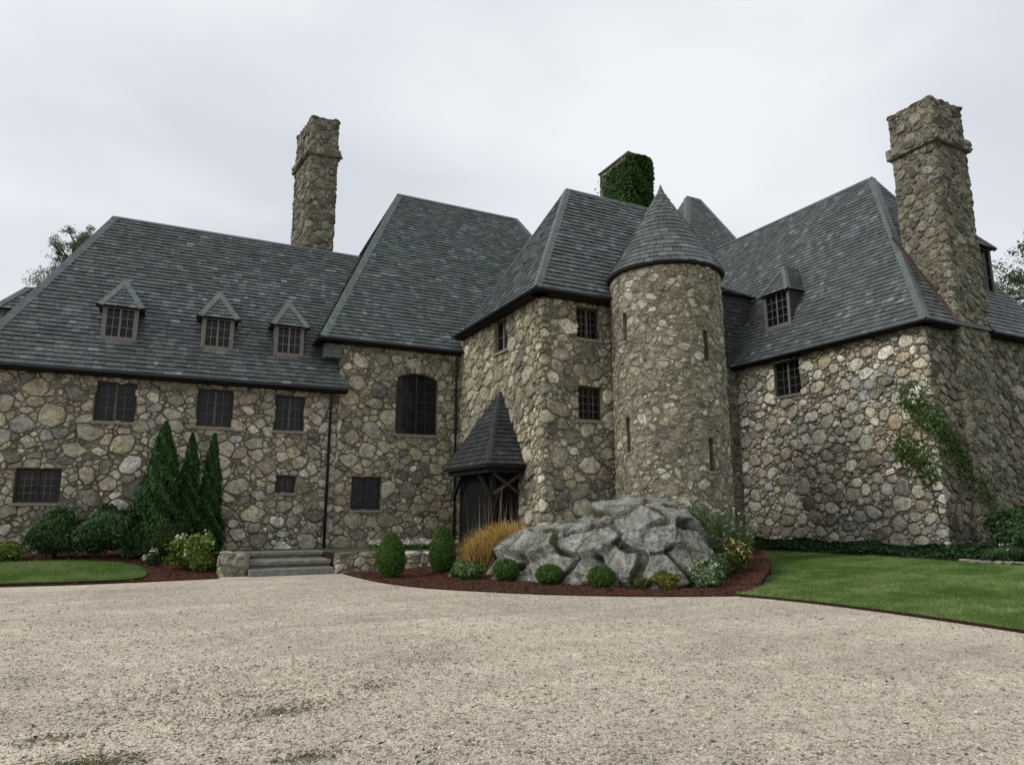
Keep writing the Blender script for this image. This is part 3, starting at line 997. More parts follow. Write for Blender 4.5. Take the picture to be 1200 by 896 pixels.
# left wing
S1 = (12.2 - 5.72) / 4.45
hip_roof(man, -5.4, 5.2, 23.05, 31.95, 5.72, -2.63, 7.4, 12.2, flash_mat='lead', fw=0.2, faces='FL',
         front_poly=[(-5.4, 23.05, 5.72), (5.2, 23.05, 5.72), (5.2, 24.3, 5.72 + S1 * 1.25), (7.4, 27.5, 12.2), (-2.63, 27.5, 12.2)])
eave(man, (-5.4, 23.05, 5.72), (5.2, 23.05, 5.72), (0, 1, 0))
eave(man, (-5.4, 31.95, 5.72), (-5.4, 23.05, 5.72), (1, 0, 0))
# centre block
hip_roof(man, 4.2, 18.1, 23.0, 33.0, 7.47, 8.16, 14.16, 15.64, flash_mat='copper', fw=0.2, dark=(0.92, 1.04, 1.0))
eave(man, (4.2, 23.0, 7.47), (9.6, 23.0, 7.47), (0, 1, 0))
eave(man, (4.2, 27.0, 7.47), (4.2, 23.0, 7.47), (1, 0, 0), board=0.7)
mb = MB()
mb.box(4.42, 23.36, 7.0, 5.0, 23.376, 7.33)
mb.box(4.42, 23.376, 6.85, 5.0, 25.0, 7.33)
mb.build('copper_cheek', M['copper'], man)
# entrance block
hip_roof(man, 9.0, 15.85, 16.55, 21.75, 8.0, 11.65, 15.4, 12.72, flash_mat='lead', fw=0.15)
eave(man, (9.0, 23.0, 8.0), (9.0, 16.55, 8.0), (1, 0, 0))
eave(man, (9.0, 16.55, 8.0), (13.0, 16.55, 8.0), (0, 1, 0))
# right wing, ridge along Y
RE, RA, RB = 22.63, (26.97, 18.19, 16.25), (26.97, 27.84, 16.38)
mb = MB()
c0, c1, c2, c3 = (RE, 27.84, 8.1), (RE, 13.86, 8.1), (31.31, 13.86, 8.1), (31.31, 27.84, 8.1)
nL = slates(mb, [c0, c1, RA, RB], 0.21, 0.25)
slates(mb, [c1, (24.6, 13.86, 8.1), (24.6, 16.0, 8.1 + 2.14 * 1.882), RA], 0.21, 0.25, base=False)
nF = plane_n(c1, c2, RA)
nF = slates(mb, [(24.55, 15.7, 8.1 + 1.84 * 1.882), (26.65, 15.7, 8.1 + 1.84 * 1.882), (26.97, 18.19, 16.25)], 0.21, 0.25, base=False)
slates(mb, [(26.6, 13.86, 8.1), c2, RA, (26.6, 15.7, 8.1 + 1.84 * 1.882)], 0.21, 0.25, base=False)
mb.quad(Vector(c1) - nF * 0.01, Vector(c2) - nF * 0.01, Vector(RA) - nF * 0.01, col=(0.03, 0.03, 0.03))
mb.quad(c2, c3, RB, RA, col=(0.05, 0.055, 0.06))
mb.quad(c3, c0, RB, col=(0.05, 0.055, 0.06))
roof_r = mb.build('roof', M['slate'], man)
fb = MB()
flash(fb, c1, RA, nL, nF, 0.19)
flash(fb, c2, RA, nF, plane_n(c2, c3, RA), 0.15)
flash(fb, RA, RB, nL, plane_n(c2, c3, RA), 0.1)
fb.build('hip_flashing', M['lead'], roof_r)
fb = MB()
a, b = Vector((24.56, 13.9, 8.2)), Vector((24.56, 15.9, 8.1 + 2.04 * 1.882 + 0.1))
fb.obox(a - Vector((0.22, 0, 0.02)), b - a, (0.25, 0, 0), (0, -0.03, 0.05))
fb.build('chimney_flashing', M['rust'], roof_r)
eave(man, (RE, 23.1, 8.1), (RE, 13.86, 8.1), (1, 0, 0))
eave(man, (RE, 13.86, 8.1), (24.58, 13.86, 8.1), (0, 1, 0))
eave(man, (26.62, 13.86, 8.1), (31.31, 13.86, 8.1), (0, 1, 0))
# slate hung link between tower and right wing
mb = MB()
slates(mb, [(15.5, 23.1, 8.0), (24.25, 23.1, 8.0), (24.25, 23.1, 11.62), (15.5, 23.1, 11.62)], 0.2, 0.27, dark=0.5)
mb.box(15.5, 23.13, 0, 24.2, 27.0, 11.6, col=(0.03, 0.03, 0.03))
mb.build('slate_hung_wall', M['slate'], man)
stone_wall('wall', man, Path([(17.0, 23.06), (23.1, 23.06)]), -0.2, 8.05, [0.24, 0.18, 0.13, 0.09], 1.4, 'dark', mort=0.012)  # deep shade of the recess is put into the dark stone colours
mb = MB()
slates(mb, [(15.0, 22.88, 11.60), (24.4, 22.88, 11.60), (22.3, 25.2, 13.1), (15.0, 25.2, 13.1)], 0.2, 0.27)
slates(mb, [(24.4, 22.88, 11.60), (24.4, 26.2, 11.60), (22.3, 25.2, 13.1)], 0.2, 0.27)
mb.build('roof', M['slate'], man)
# far block behind the tower
hip_roof(man, 21.5, 34.5, 25.0, 37.0, 9.0, 27.7, 28.75, 21.05, exp=0.24, fw=0.25)

# --- dormers
def dormer(org, u, hw, he, rise, S, setback=0.7, over=0.13, rows=3, cols=2, win_h=None, flash_col='copper', wm='greywood'):
    """org: centre of the front at the roof surface; u: along the front; outward n = u x z"""
    o, u = Vector(org), Vector(u).normalized()
    z = Vector((0, 0, 1))
    n = u.cross(z)
    q = -n
    L = lambda a, b, c: o + u * a + q * b + z * c
    ew = hw + over
    ap, rb = L(0, setback, he + rise), L(0, (he + rise) / S + 0.05, he + rise)
    fl, fr = L(-ew, -0.24, he - 0.03), L(ew, -0.24, he - 0.03)
    bl, br = L(-ew, he / S + 0.08, he), L(ew, he / S + 0.08, he)
    mb = MB()                                   # roof, then slate hung cheeks
    slates(mb, [fl, fr, ap], 0.19, 0.22, 0.028)
    slates(mb, [fr, br, rb, ap], 0.19, 0.22, 0.028)
    slates(mb, [bl, fl, ap, rb], 0.19, 0.22, 0.028)
    mb.quad(fl, fr, br, bl, col=(0.02, 0.02, 0.02))
    dm = mb.build('dormer', M['slate'], man)
    back = he / S
    for s in (-1, 1):
        mb = MB()
        slates_v = [L(s * hw, 0, 0), L(s * hw, 0, he), L(s * hw, back, he)]
        mb.add([tuple(p) for p in slates_v + [p - u * (s * 0.06) for p in slates_v]], [(0, 1, 2), (3, 5, 4), (0, 3, 4, 1)], (0.04, 0.043, 0.046))
        mb.build('cheek', M['slate'], dm)
    f = MB()
    fw = 0.13
    f.obox(L(-hw, 0.0, -0.08), u * fw, n * 0.05, z * (he + 0.08))
    f.obox(L(hw - fw, 0.0, -0.08), u * fw, n * 0.05, z * (he + 0.08))
    f.obox(L(-hw + fw, 0.0, -0.08), u * (2 * hw - 2 * fw), n * 0.07, z * 0.16)
    f.obox(L(-hw + fw, 0.0, he - 0.06), u * (2 * hw - 2 * fw), n * 0.045, z * 0.06)
    f.build('window_frame', M[wm], dm)
    g_ = MB()
    g_.quad(L(-hw + fw, 0.03, 0.05), L(hw - fw, 0.03, 0.05), L(hw - fw, 0.03, he), L(-hw + fw, 0.03, he))
    g_.build('pane', M['glass'], dm)
    b = MB()
    iw = hw - fw
    b.obox(L(-0.03, -0.0, 0.08), u * 0.06, n * 0.035, z * (he - 0.14))
    for s in (-1, 1):
        x0 = 0.03 if s > 0 else -iw
        w = iw - 0.03
        for k in range(1, cols):
            b.obox(L(x0 + w * k / cols - 0.011, 0.0, 0.08), u * 0.022, n * 0.015, z * (he - 0.14))
        for k in range(1, rows):
            b.obox(L(x0, 0.0, 0.08 + (he - 0.14) * k / rows), u * w, n * 0.017, z * 0.024)
    b.build('glazing_bars', M[wm], dm)
    fb = MB()
    nf, n1, n2 = plane_n(fl, fr, ap), plane_n(fr, br, ap), plane_n(bl, fl, ap)
    flash(fb, fl, ap, nf, n2, 0.14, 0.045)
    flash(fb, fr, ap, nf, n1, 0.14, 0.045)
    flash(fb, ap, rb, n1, n2, 0.06, 0.03)
    fb.build('dormer_flashing', M[flash_col], dm)
    return dm

for x in (-1.79, 1.01, 3.27):
    dormer((x, 23.82, 5.72 + S1 * 0.77), UX, 0.49, 1.02, 1.1, S1)
SR = (16.25 - 8.1) / (26.97 - RE)
dormer((23.42, 20.80, 8.1 + SR * 0.79), UY, 0.70, 1.52, 1.35, SR, setback=0.6, rows=4, flash_col='copper')
dormer((-5.1, 26.0, 5.72 + 2.34 * 0.3), UY, 0.55, 1.42, 0.9, 2.34, setback=0.45)
dormer((28.42, 14.95, 8.1 + 1.882 * 1.09), UX, 0.66, 1.9, 1.0, 1.882, setback=0.5, flash_col='lead', wm='midwood')

# --- chimneys
def chimney(pts, z0, z1, band, pal, radii, cap=False, aspect=1.25, proud=0.12):
    pts = pts + [pts[0]]
    path = Path([pts[-2]] + pts[:-1] if False else pts)
    mb = MB()
    zb0, zb1 = band
    stones(mb, path, z0, zb0, radii, aspect, pal, h=(0.03, 0.065), mort=0.014, quoins=path.corners[1:-1])
    backing(mb, path, z0, zb0)
    ch = mb.build('chimney', [M['stone'], M['mortar']], man, smooth=True)
    c = Vector((sum(p[0] for p in pts[:-1]) / 4, sum(p[1] for p in pts[:-1]) / 4))
    def grow(k):
        out = []
        for p in pts:
            dlt = Vector(p) - c
            out.append(tuple(Vector(p) + Vector((math.copysign(k, dlt.x), math.copysign(k, dlt.y)))))
        return out
    pb = Path(grow(proud))
    mb = MB()
    stones(mb, pb, zb0, zb1, [0.26, 0.2, 0.15], 1.9, pal, h=(0.02, 0.06), mort=0.015)
    backing(mb, pb, zb0, zb1)
    mb.quad(*[(p[0], p[1], zb0) for p in grow(proud - 0.01)[:4]][::-1], mi=1)
    mb.quad(*[(p[0], p[1], zb1) for p in grow(proud - 0.01)[:4]], mi=1)
    mb.build('chimney_band', [M['stone'], M['mortar']], ch, smooth=True)
    pt = Path(grow(0.0))
    mb = MB()
    stones(mb, pt, zb1, z1, radii, aspect, pal, h=(0.03, 0.07), mort=0.014, quoins=pt.corners[1:-1])
    backing(mb, pt, zb1, z1)
    mb.quad(*[(p[0], p[1], z1 - 0.02) for p in grow(-0.02)[:4]], mi=1)
    for k in range(26):   # loose capping stones give the top an uneven edge
        u = (k + rnd.uniform(0.2, 0.8)) / 26 * pt.L
        P = pt.at(np.array([u]), np.array([z1]), np.array([-0.13]))[0]
        rock_blob(mb, P, (rnd.uniform(.12, .2), rnd.uniform(.12, .2), rnd.uniform(.04, .1)), pick(pal))
    mb.build('chimney_top', [M['stone'], M['mortar']], ch, smooth=True)
    return ch

def rock_blob(mb, c, r, col, mi=0):
    V, F = ico2
    s = rnd.uniform(0, 100)
    vs = []
    for v in V:
        k = 1 + 0.28 * mnoise.noise(Vector((v[0] * 1.6 + s, v[1] * 1.6, v[2] * 1.6)))
        p = [max(-0.8, min(0.8, x)) for x in v]
        vs.append((c[0] + p[0] * r[0] * k * 1.15, c[1] + p[1] * r[1] * k * 1.15, c[2] + p[2] * r[2] * k * 1.15))
    mb.add(vs, F, col, mi)

def make_ico(sub):
    import bmesh
    bm = bmesh.new()
    bmesh.ops.create_icosphere(bm, subdivisions=sub, radius=1.0)
    V = [tuple(v.co) for v in bm.verts]
    F = [tuple(v.index for v in f.verts) for f in bm.faces]
    bm.free()
    return V, F
ico2 = make_ico(2)
ico3 = make_ico(3)
ico5 = make_ico(5)

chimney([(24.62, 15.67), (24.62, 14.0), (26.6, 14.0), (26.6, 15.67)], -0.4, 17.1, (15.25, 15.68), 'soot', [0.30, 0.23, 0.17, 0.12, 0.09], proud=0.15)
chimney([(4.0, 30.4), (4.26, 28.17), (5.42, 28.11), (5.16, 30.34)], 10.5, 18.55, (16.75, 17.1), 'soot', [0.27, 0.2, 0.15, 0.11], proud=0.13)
pc2 = Path([(16.48, 24.15), (16.48, 22.0), (17.6, 22.0), (17.6, 24.15), (16.48, 24.15)])
mb = MB()
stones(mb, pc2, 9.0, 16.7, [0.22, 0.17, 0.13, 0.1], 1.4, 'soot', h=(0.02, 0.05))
backing(mb, pc2, 9.0, 16.7)
ch2 = mb.build('chimney', [M['stone'], M['mortar']], man, smooth=True)
mb = MB()
mb.box(16.42, 21.94, 16.7, 17.66, 24.21, 16.78)
mb.build('chimney_cap', M['darklead'], ch2)

# --- porch
PX, PY0, PY1, PZ = 8.12, 17.97, 21.35, 2.97
tip, pf, pb_ = (9.33, 19.67, 5.42), (PX, PY0, PZ), (PX, PY1, PZ)
wf, wb = (9.42, PY0, PZ), (9.42, PY1, PZ)
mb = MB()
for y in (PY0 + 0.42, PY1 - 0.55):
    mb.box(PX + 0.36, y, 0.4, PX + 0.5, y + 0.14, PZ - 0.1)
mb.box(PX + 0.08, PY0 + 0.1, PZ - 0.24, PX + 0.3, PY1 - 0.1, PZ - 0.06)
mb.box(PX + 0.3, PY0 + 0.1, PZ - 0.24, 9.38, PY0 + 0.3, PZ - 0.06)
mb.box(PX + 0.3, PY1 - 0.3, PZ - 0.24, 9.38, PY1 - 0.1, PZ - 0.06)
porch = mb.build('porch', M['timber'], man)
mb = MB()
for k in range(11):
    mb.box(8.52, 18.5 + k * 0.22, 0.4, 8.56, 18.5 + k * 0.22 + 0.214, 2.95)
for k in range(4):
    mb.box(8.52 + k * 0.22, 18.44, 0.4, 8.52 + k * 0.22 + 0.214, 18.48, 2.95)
mb.build('porch_shade_panels', M['inside'], porch)  # added black panels stand in for the shadowed void under the porch roof
mb = MB()
D = 0.75
mb.quad(pf, wf, wb, pb_, col=(0.02, 0.02, 0.02))
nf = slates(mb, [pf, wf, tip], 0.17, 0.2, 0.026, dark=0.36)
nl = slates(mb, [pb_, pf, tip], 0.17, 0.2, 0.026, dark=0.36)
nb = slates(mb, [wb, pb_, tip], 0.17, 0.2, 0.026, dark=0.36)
mb.build('porch_roof', M['slate'], porch)
fb = MB()
flash(fb, pf, tip, nf, nl, 0.09, 0.03)
flash(fb, pb_, tip, nl, nb, 0.09, 0.03)
fb.build('porch_flashing', M['darklead'], porch)
mb = MB()
mb.obox((PX - 0.03, PY0 - 0.03, PZ - 0.09), (0.05, 0, 0), (0, PY1 - PY0 + 0.06, 0), (0, 0, 0.085))
mb.obox((PX + 0.02, PY0 - 0.03, PZ - 0.09), (1.36, 0, 0), (0, 0.05, 0), (0, 0, 0.085))
mb.build('fascia', M['timber'], porch)
for sgn in (1, -1):     # crossed braces on the front, knee braces on the side
    mb = MB()
    a, b = Vector((PX + 0.3, PY0 + 0.17, PZ - 0.85)), Vector((9.3, PY0 + 0.17, PZ - 0.25))
    if sgn < 0:
        a, b = Vector((PX + 0.3, PY0 + 0.25, PZ - 0.25)), Vector((9.3, PY0 + 0.25, PZ - 0.85))
    mb.tube([a, b], 0.055, 4)
    mb.build('brace', M['frame'], porch)
    mb = MB()
    yb = PY1 - 0.3 if sgn < 0 else PY0 + 0.3
    mb.tube([(PX + 0.2, yb, PZ - 0.9), (PX + 0.2, yb + sgn * 0.75, PZ - 0.2)], 0.06, 4)
    mb.build('brace', M['timber'], porch)

# --- downpipes
def downpipe(x, y, z0, z1, head=True):
    mb = MB()
    mb.tube([(x, y, z0), (x, y, z1 - 0.25), (x, y - 0.12, z1)], 0.048, 8)
    for k in range(int((z1 - z0) / 1.8)):
        mb.tube([(x, y, z0 + 0.9 + k * 1.8), (x, y, z0 + 0.96 + k * 1.8)], 0.066, 8)
    mb.build('downpipe', M['dark'], man, smooth=True)
downpipe(4.70, 23.34, 0.42, 5.6)
downpipe(9.22, 23.22, 0.42, 7.35)
downpipe(12.32, 16.78, 0.3, 7.9)

# ------------------------------------------------------------------ steps and low garden walls
st = thing('stone_steps', (3.0, 19.6, 0), 'grey stone steps of three broad slabs climbing from the gravel to the terrace', 'steps')
for k, (y, z) in enumerate(((18.85, 0.0), (19.35, 0.17), (20.45, 0.345))):
    mb = MB()
    y1 = 21.15
    mb.box(1.97, y, z + (0.06 if k else 0.0), 4.12, y1, z + 0.165)
    o = mb.build('step', M['step'], st)
    bv = o.modifiers.new('bevel', 'BEVEL'); bv.width = 0.02; bv.segments = 2
    mb = MB()
    mb.box(2.0, y + 0.06, z - 0.1, 4.09, y1 - 0.05, z + (0.058 if k else -0.002))
    mb.build('riser', M['mortar'], st)

def low_wall(x0, y0, x1, y1, th, h, label, rad):
    a, b = Vector((x0, y0)), Vector((x1, y1))
    d = (b - a).normalized()
    nrm = Vector((d.y, -d.x))
    p = [a - nrm * th, a, b, b - nrm * th, a - nrm * th]
    path = Path([tuple(q) for q in p], 0.05)
    mb = MB()
    stones(mb, path, -0.1, h, rad, 1.5, 'tower', h=(0.03, 0.06), mort=0.012)
    backing(mb, path, -0.1, h - 0.02)
    mb.quad(*[(q.x, q.y, h - 0.02) for q in p[:4]], mi=1)
    k = max(2, int((b - a).length / 0.55))
    for i in range(k):
        for j in (0.25, 0.75):
            c = a + d * ((i + 0.5 + rnd.uniform(-.1, .1)) * (b - a).length / k) - nrm * th * j
            rock_blob(mb, (c.x, c.y, h - 0.03), ((b - a).length / k * 0.55, th * 0.3, 0.07), pick('tower'))
    return tag(mb.build('garden_wall', [M['stone'], M['mortar']], None, smooth=True), label, 'low wall')
low_wall(1.28, 19.18, 1.94, 19.12, 1.6, 0.52, 'short square stone pier at the left end of the steps', [0.24, 0.17])
low_wall(4.14, 18.83, 7.6, 18.28, 0.5, 0.5, 'low fieldstone retaining wall running right from the steps behind clipped cones', [0.24, 0.18, 0.13, 0.09])

# ------------------------------------------------------------------ rock outcrop
def ledge():
    """a long weathered ledge: a rounded loaf broken into tilted facets by deep joints"""
    nt, nf = 330, 150
    c = np.array([9.66, 14.05, -0.18])
    ax, pp, up = np.array([0.5534, -0.8329, 0]), np.array([0.8329, 0.5534, 0]), np.array([0, 0, 1.0])
    t = np.linspace(-0.999, 0.999, nt)
    hx = [-1, -0.9, -0.7, -0.45, -0.2, 0.05, 0.32, 0.55, 0.75, 0.9, 1]
    hz = [0.5, 0.95, 1.15, 1.42, 1.62, 2.02, 2.14, 2.08, 1.7, 1.2, 0.6]
    h = np.interp(t, hx, hz)
    w = 1.36 * (1 - np.abs(t) ** 4) ** 0.5 + 0.02
    f = np.linspace(-0.06 * PI, 1.0 * PI, nf)
    e = 0.72
    cy = np.sign(np.cos(f)) * np.abs(np.cos(f)) ** e
    sz = np.sign(np.sin(f)) * np.abs(np.sin(f)) ** e
    T, F = np.meshgrid(t, np.arange(nf), indexing='ij')
    Y = -cy[F.astype(int)] * w[:, None]
    # the front leans back: upper parts sit further from the drive
    Zr = sz[F.astype(int)]
    Y = Y + 0.35 * (Zr - 0.4)
    P = c + ax * np.where(T > 0, T * 2.35, T * 3.3)[..., None] + pp * Y[..., None] + up * (Zr * h[:, None])[..., None]
    du = np.gradient(P, axis=0); dv = np.gradient(P, axis=1)
    N = np.cross(du, dv); N /= np.linalg.norm(N, axis=2)[..., None] + 1e-9
    if N[nt // 2, nf // 2, 2] < 0:
        N = -N
    rr = np.random.default_rng(31)
    # distances are measured in a sheared, stretched frame: the blocks lie as long slabs dipping to the left
    def frame(q):
        a, p, z = (q - c) @ ax, (q - c) @ pp, (q - c)[..., 2]
        return np.stack([a * 0.62 + z * 0.25, p * 0.9, z * 1.25 - a * 0.22], -1)
    S = []
    for _ in range(1500):
        i, k = rr.integers(4, nt - 4), rr.integers(6, nf - 25)
        q = frame(P[i, k])
        if all(np.linalg.norm(q - frame(P[a, b])) > rr.uniform(0.42, 1.1) for a, b in S):
            S.append((i, k))
    sp = np.array([P[a, b] for a, b in S])
    sn = np.array([N[a, b] for a, b in S])
    sn = sn + rr.normal(0, 0.2, sn.shape) + np.array([0, 0, 0.25])
    sn /= np.linalg.norm(sn, axis=1)[:, None]
    off = rr.normal(0.03, 0.05, len(S))
    flat = P.reshape(-1, 3)
    nz = lambda q, f, o: mnoise.noise(Vector(q) * f + Vector(o))
    wob = np.array([[0.11 * nz(q, 1.1, (0, 0, 0)) + 0.05 * nz(q, 4, (5, 0, 0)), 0.11 * nz(q, 1.1, (9, 0, 0)) + 0.05 * nz(q, 4, (9, 5, 0)), 0.11 * nz(q, 1.1, (0, 9, 0)) + 0.05 * nz(q, 4, (0, 9, 4))] for q in flat])
    D = np.linalg.norm(frame(flat + wob)[:, None] - frame(sp)[None], axis=2)
    o = np.argsort(D, axis=1)
    n0, n1 = o[:, 0], o[:, 1]
    ar = np.arange(len(flat))
    gap = D[ar, n1] - D[ar, n0]
    dist = ((flat - sp[n0]) * sn[n0]).sum(1)
    Q = flat - sn[n0] * (0.8 * np.clip(dist, -0.45, 0.45))[:, None] + sn[n0] * off[n0][:, None]
    pair = (np.minimum(n0, n1) * 31 + np.maximum(n0, n1) * 17) % 10        # some joints are open, most are hairlines
    wid = np.where(pair < 4, 0.10, np.where(pair < 7, 0.06, 0.04))
    dep = np.where(pair < 4, 0.24, np.where(pair < 7, 0.15, 0.06))
    crack = np.clip(1 - gap / wid, 0, 1) ** 1.2
    fine = np.array([0.045 * nz(q, 1.9, (1, 2, 3)) + 0.024 * nz(q, 6, (0, 0, 0)) + 0.018 * nz(q, 15, (0, 0, 0)) + 0.012 * nz(q, 36, (0, 0, 0))
                     - 0.05 * max(0, 0.025 - abs(nz(q, 1.2, (3, 1, 7)))) / 0.025 for q in flat])
    Q = Q + N.reshape(-1, 3) * (fine - dep * crack)[:, None]
    mb = MB()
    G = lambda i, k: i * nf + k
    moss = np.clip(1 - gap / 0.16, 0, 1) * (pair < 7) * np.clip(0.5 + 1.6 * np.array([nz(q, 1.6, (2, 8, 1)) for q in flat]), 0, 1)
    mb.add([tuple(q) for q in Q], [(G(i, k), G(i + 1, k), G(i + 1, k + 1), G(i, k + 1)) for i in range(nt - 1) for k in range(nf - 1)])
    mb.c = [(m_, m_, m_) for m_ in moss]
    return mb
tag(ledge().build('rock_outcrop', M['rock'], None, smooth=True), 'large cracked grey granite ledge with pale lichen in front of the round tower', 'rock')

# ------------------------------------------------------------------ plants
def unit(n):
    v = rng.normal(size=(n, 3))
    return v / np.linalg.norm(v, axis=1)[:, None]

def leaves(C, N, L, W, cols, spread=0.7, up=0.25, jitter=0.35, fold=0.15):
    """diamond leaves at C facing roughly N; returns V, F, colours"""
    n = len(C)
    nn = N + unit(n) * spread + np.array([0, 0, up])
    nn /= np.linalg.norm(nn, axis=1)[:, None]
    t = np.cross(nn, unit(n))
    t /= np.linalg.norm(t, axis=1)[:, None] + 1e-9
    b = np.cross(nn, t)
    l = (L * rng.uniform(1 - jitter, 1 + jitter, n))[:, None]
    w = (W * rng.uniform(1 - jitter, 1 + jitter, n))[:, None]
    V = np.stack([C - t * l * 0.5, C + b * w * 0.5 + nn * l * fold, C + t * l * 0.5, C - b * w * 0.5 + nn * l * fold], 1).reshape(-1, 3)
    F = np.arange(4 * n).reshape(n, 4)
    pal = np.array(cols)
    i = rng.integers(0, len(pal), n)
    c = pal[i] * rng.uniform(0.7, 1.3, n)[:, None]
    return V, F, np.repeat(c, 4, 0)

def lumpy(D, k, amp, seed):
    r = np.random.default_rng(seed)
    ax = r.normal(size=(k, 3)); ax /= np.linalg.norm(ax, axis=1)[:, None]
    g = np.max(np.exp((D @ ax.T - 1) * 9) * r.uniform(0.5, 1, k), axis=1)
    return 1 - amp + amp * g * 1.3

def shrub_mesh(name, c, r, n, L, W, cols, lumps=18, amp=0.25, seed=1, parent=None, flat=0.0, core=True, shell=0.35, up=0.25, cone=0.0, spread=0.7, stray=0.06):
    """leafy ellipsoid (cone > 0 narrows it towards the top) sitting with its base at c"""
    D = unit(n)
    rad = lumpy(D, lumps, amp, seed) * (1 - shell * rng.uniform(0, 1, n) ** 1.6) * (1 + stray * (rng.uniform(0, 1, n) < 0.16) * rng.uniform(0, 1, n))
    P = D * rad[:, None]
    zz = (P[:, 2] + 1) / 2
    P[:, :2] *= (1 - cone * np.clip(zz, 0, 1.2))[:, None]
    C = P * np.array(r) + np.array([c[0], c[1], c[2] + r[2] * 0.93])
    C[:, 2] = np.maximum(C[:, 2], c[2] + 0.01)
    V, F, K = leaves(C, D, L, W, cols, up=up, spread=spread)
    if core:
        d = np.array(ico3[0])
        q = d * (lumpy(d, lumps, amp, seed) * 0.74)[:, None]
        z2 = (q[:, 2] + 1) / 2
        q[:, :2] *= (1 - cone * np.clip(z2, 0, 1.2))[:, None]
        q = q * np.array(r) + np.array([c[0], c[1], c[2] + r[2] * 0.93])
        q[:, 2] = np.maximum(q[:, 2], c[2])
        t = np.array(ico3[1])
        F2 = np.concatenate([t, t[:, 2:3]], 1) + len(V)
        F3 = np.stack([t[:, 0], t[:, 1], t[:, 2], t[:, 2]], 1)
        # degenerate quads are avoided: emit the core as its own faces through leaf-sized quads
        V2 = q[t].mean(1)
        e = (q[t][:, 0] - V2) * 1.15
        f = (q[t][:, 1] - V2) * 1.15
        Vc = np.stack([V2 - e, V2 - f, V2 + e, V2 + f], 1).reshape(-1, 3)
        Fc = np.arange(len(Vc)).reshape(-1, 4) + len(V)
        V, F = np.concatenate([V, Vc]), np.concatenate([F, Fc])
        K = np.concatenate([K, np.tile(np.array(cols[0]) * 0.8, (len(Vc), 1))])
    return array_mesh(name, V, F, K, M['leaf'], parent)

def blooms(name, C, size, cols, parent, k=7):
    n = len(C)
    CC = np.repeat(C, k, 0) + rng.normal(0, size * 0.35, (n * k, 3))
    V, F, K = leaves(CC, np.tile([0, 0, 1.0], (n * k, 1)), size * 0.7, size * 0.6, cols, spread=1.0)
    return array_mesh(name, V, F, K, M['petal'], parent)

def shell_pts(c, r, n, top=0.2):
    D = unit(n * 4)
    D = D[(D[:, 2] > top) & (D[:, 1] < 0.5)][:n]
    return D * np.array(r) * 0.98 + np.array([c[0], c[1], c[2] + r[2] * 0.93])

BOX = [(0.045, 0.105, 0.02), (0.068, 0.145, 0.03), (0.10, 0.18, 0.042)]
ARB = [(0.022, 0.06, 0.016), (0.036, 0.088, 0.024), (0.056, 0.115, 0.032)]
RHO = [(0.032, 0.072, 0.026), (0.052, 0.10, 0.036), (0.085, 0.145, 0.055)]
HYD = [(0.10, 0.16, 0.03), (0.15, 0.22, 0.045), (0.21, 0.27, 0.07)]
YEL = [(0.09, 0.11, 0.02), (0.16, 0.16, 0.025), (0.22, 0.2, 0.03)]
WHT = [(0.62, 0.62, 0.55), (0.7, 0.7, 0.66), (0.55, 0.57, 0.45)]

def grounded(x, y, f):
    return (x, y, float(f(x, y)) - 0.02)

# clipped balls and cones
for x, y, r, h, lab in ((7.25, 14.92, 0.33, 0.56, 'round clipped boxwood ball, leftmost of three before the ledge'),
                        (7.78, 13.80, 0.32, 0.48, 'low round boxwood ball, middle one of three before the ledge'),
                        (8.50, 12.80, 0.31, 0.50, 'round clipped boxwood ball, rightmost of three before the ledge')):
    o = shrub_mesh('boxwood', grounded(x, y, z_mid), (r, r, h / 2), 4500, 0.045, 0.02, BOX, 30, 0.10, int(x * 10), spread=0.9)
    tag(o, lab, 'boxwood', 'clipped boxwood balls in the mulch')
for x, y, r, h, lab in ((5.06, 16.96, 0.46, 1.18, 'smaller clipped green cone shrub in mulch beside the steps'),
                        (6.49, 17.15, 0.44, 1.27, 'taller rounded cone shrub in mulch next to the bronze grasses')):
    o = shrub_mesh('topiary', grounded(x, y, z_mid), (r, r, h / 2), 9000, 0.05, 0.022, BOX, 40, 0.10, int(x * 10), cone=0.42, spread=0.9)
    tag(o, lab, 'topiary', 'clipped cones by the retaining wall')

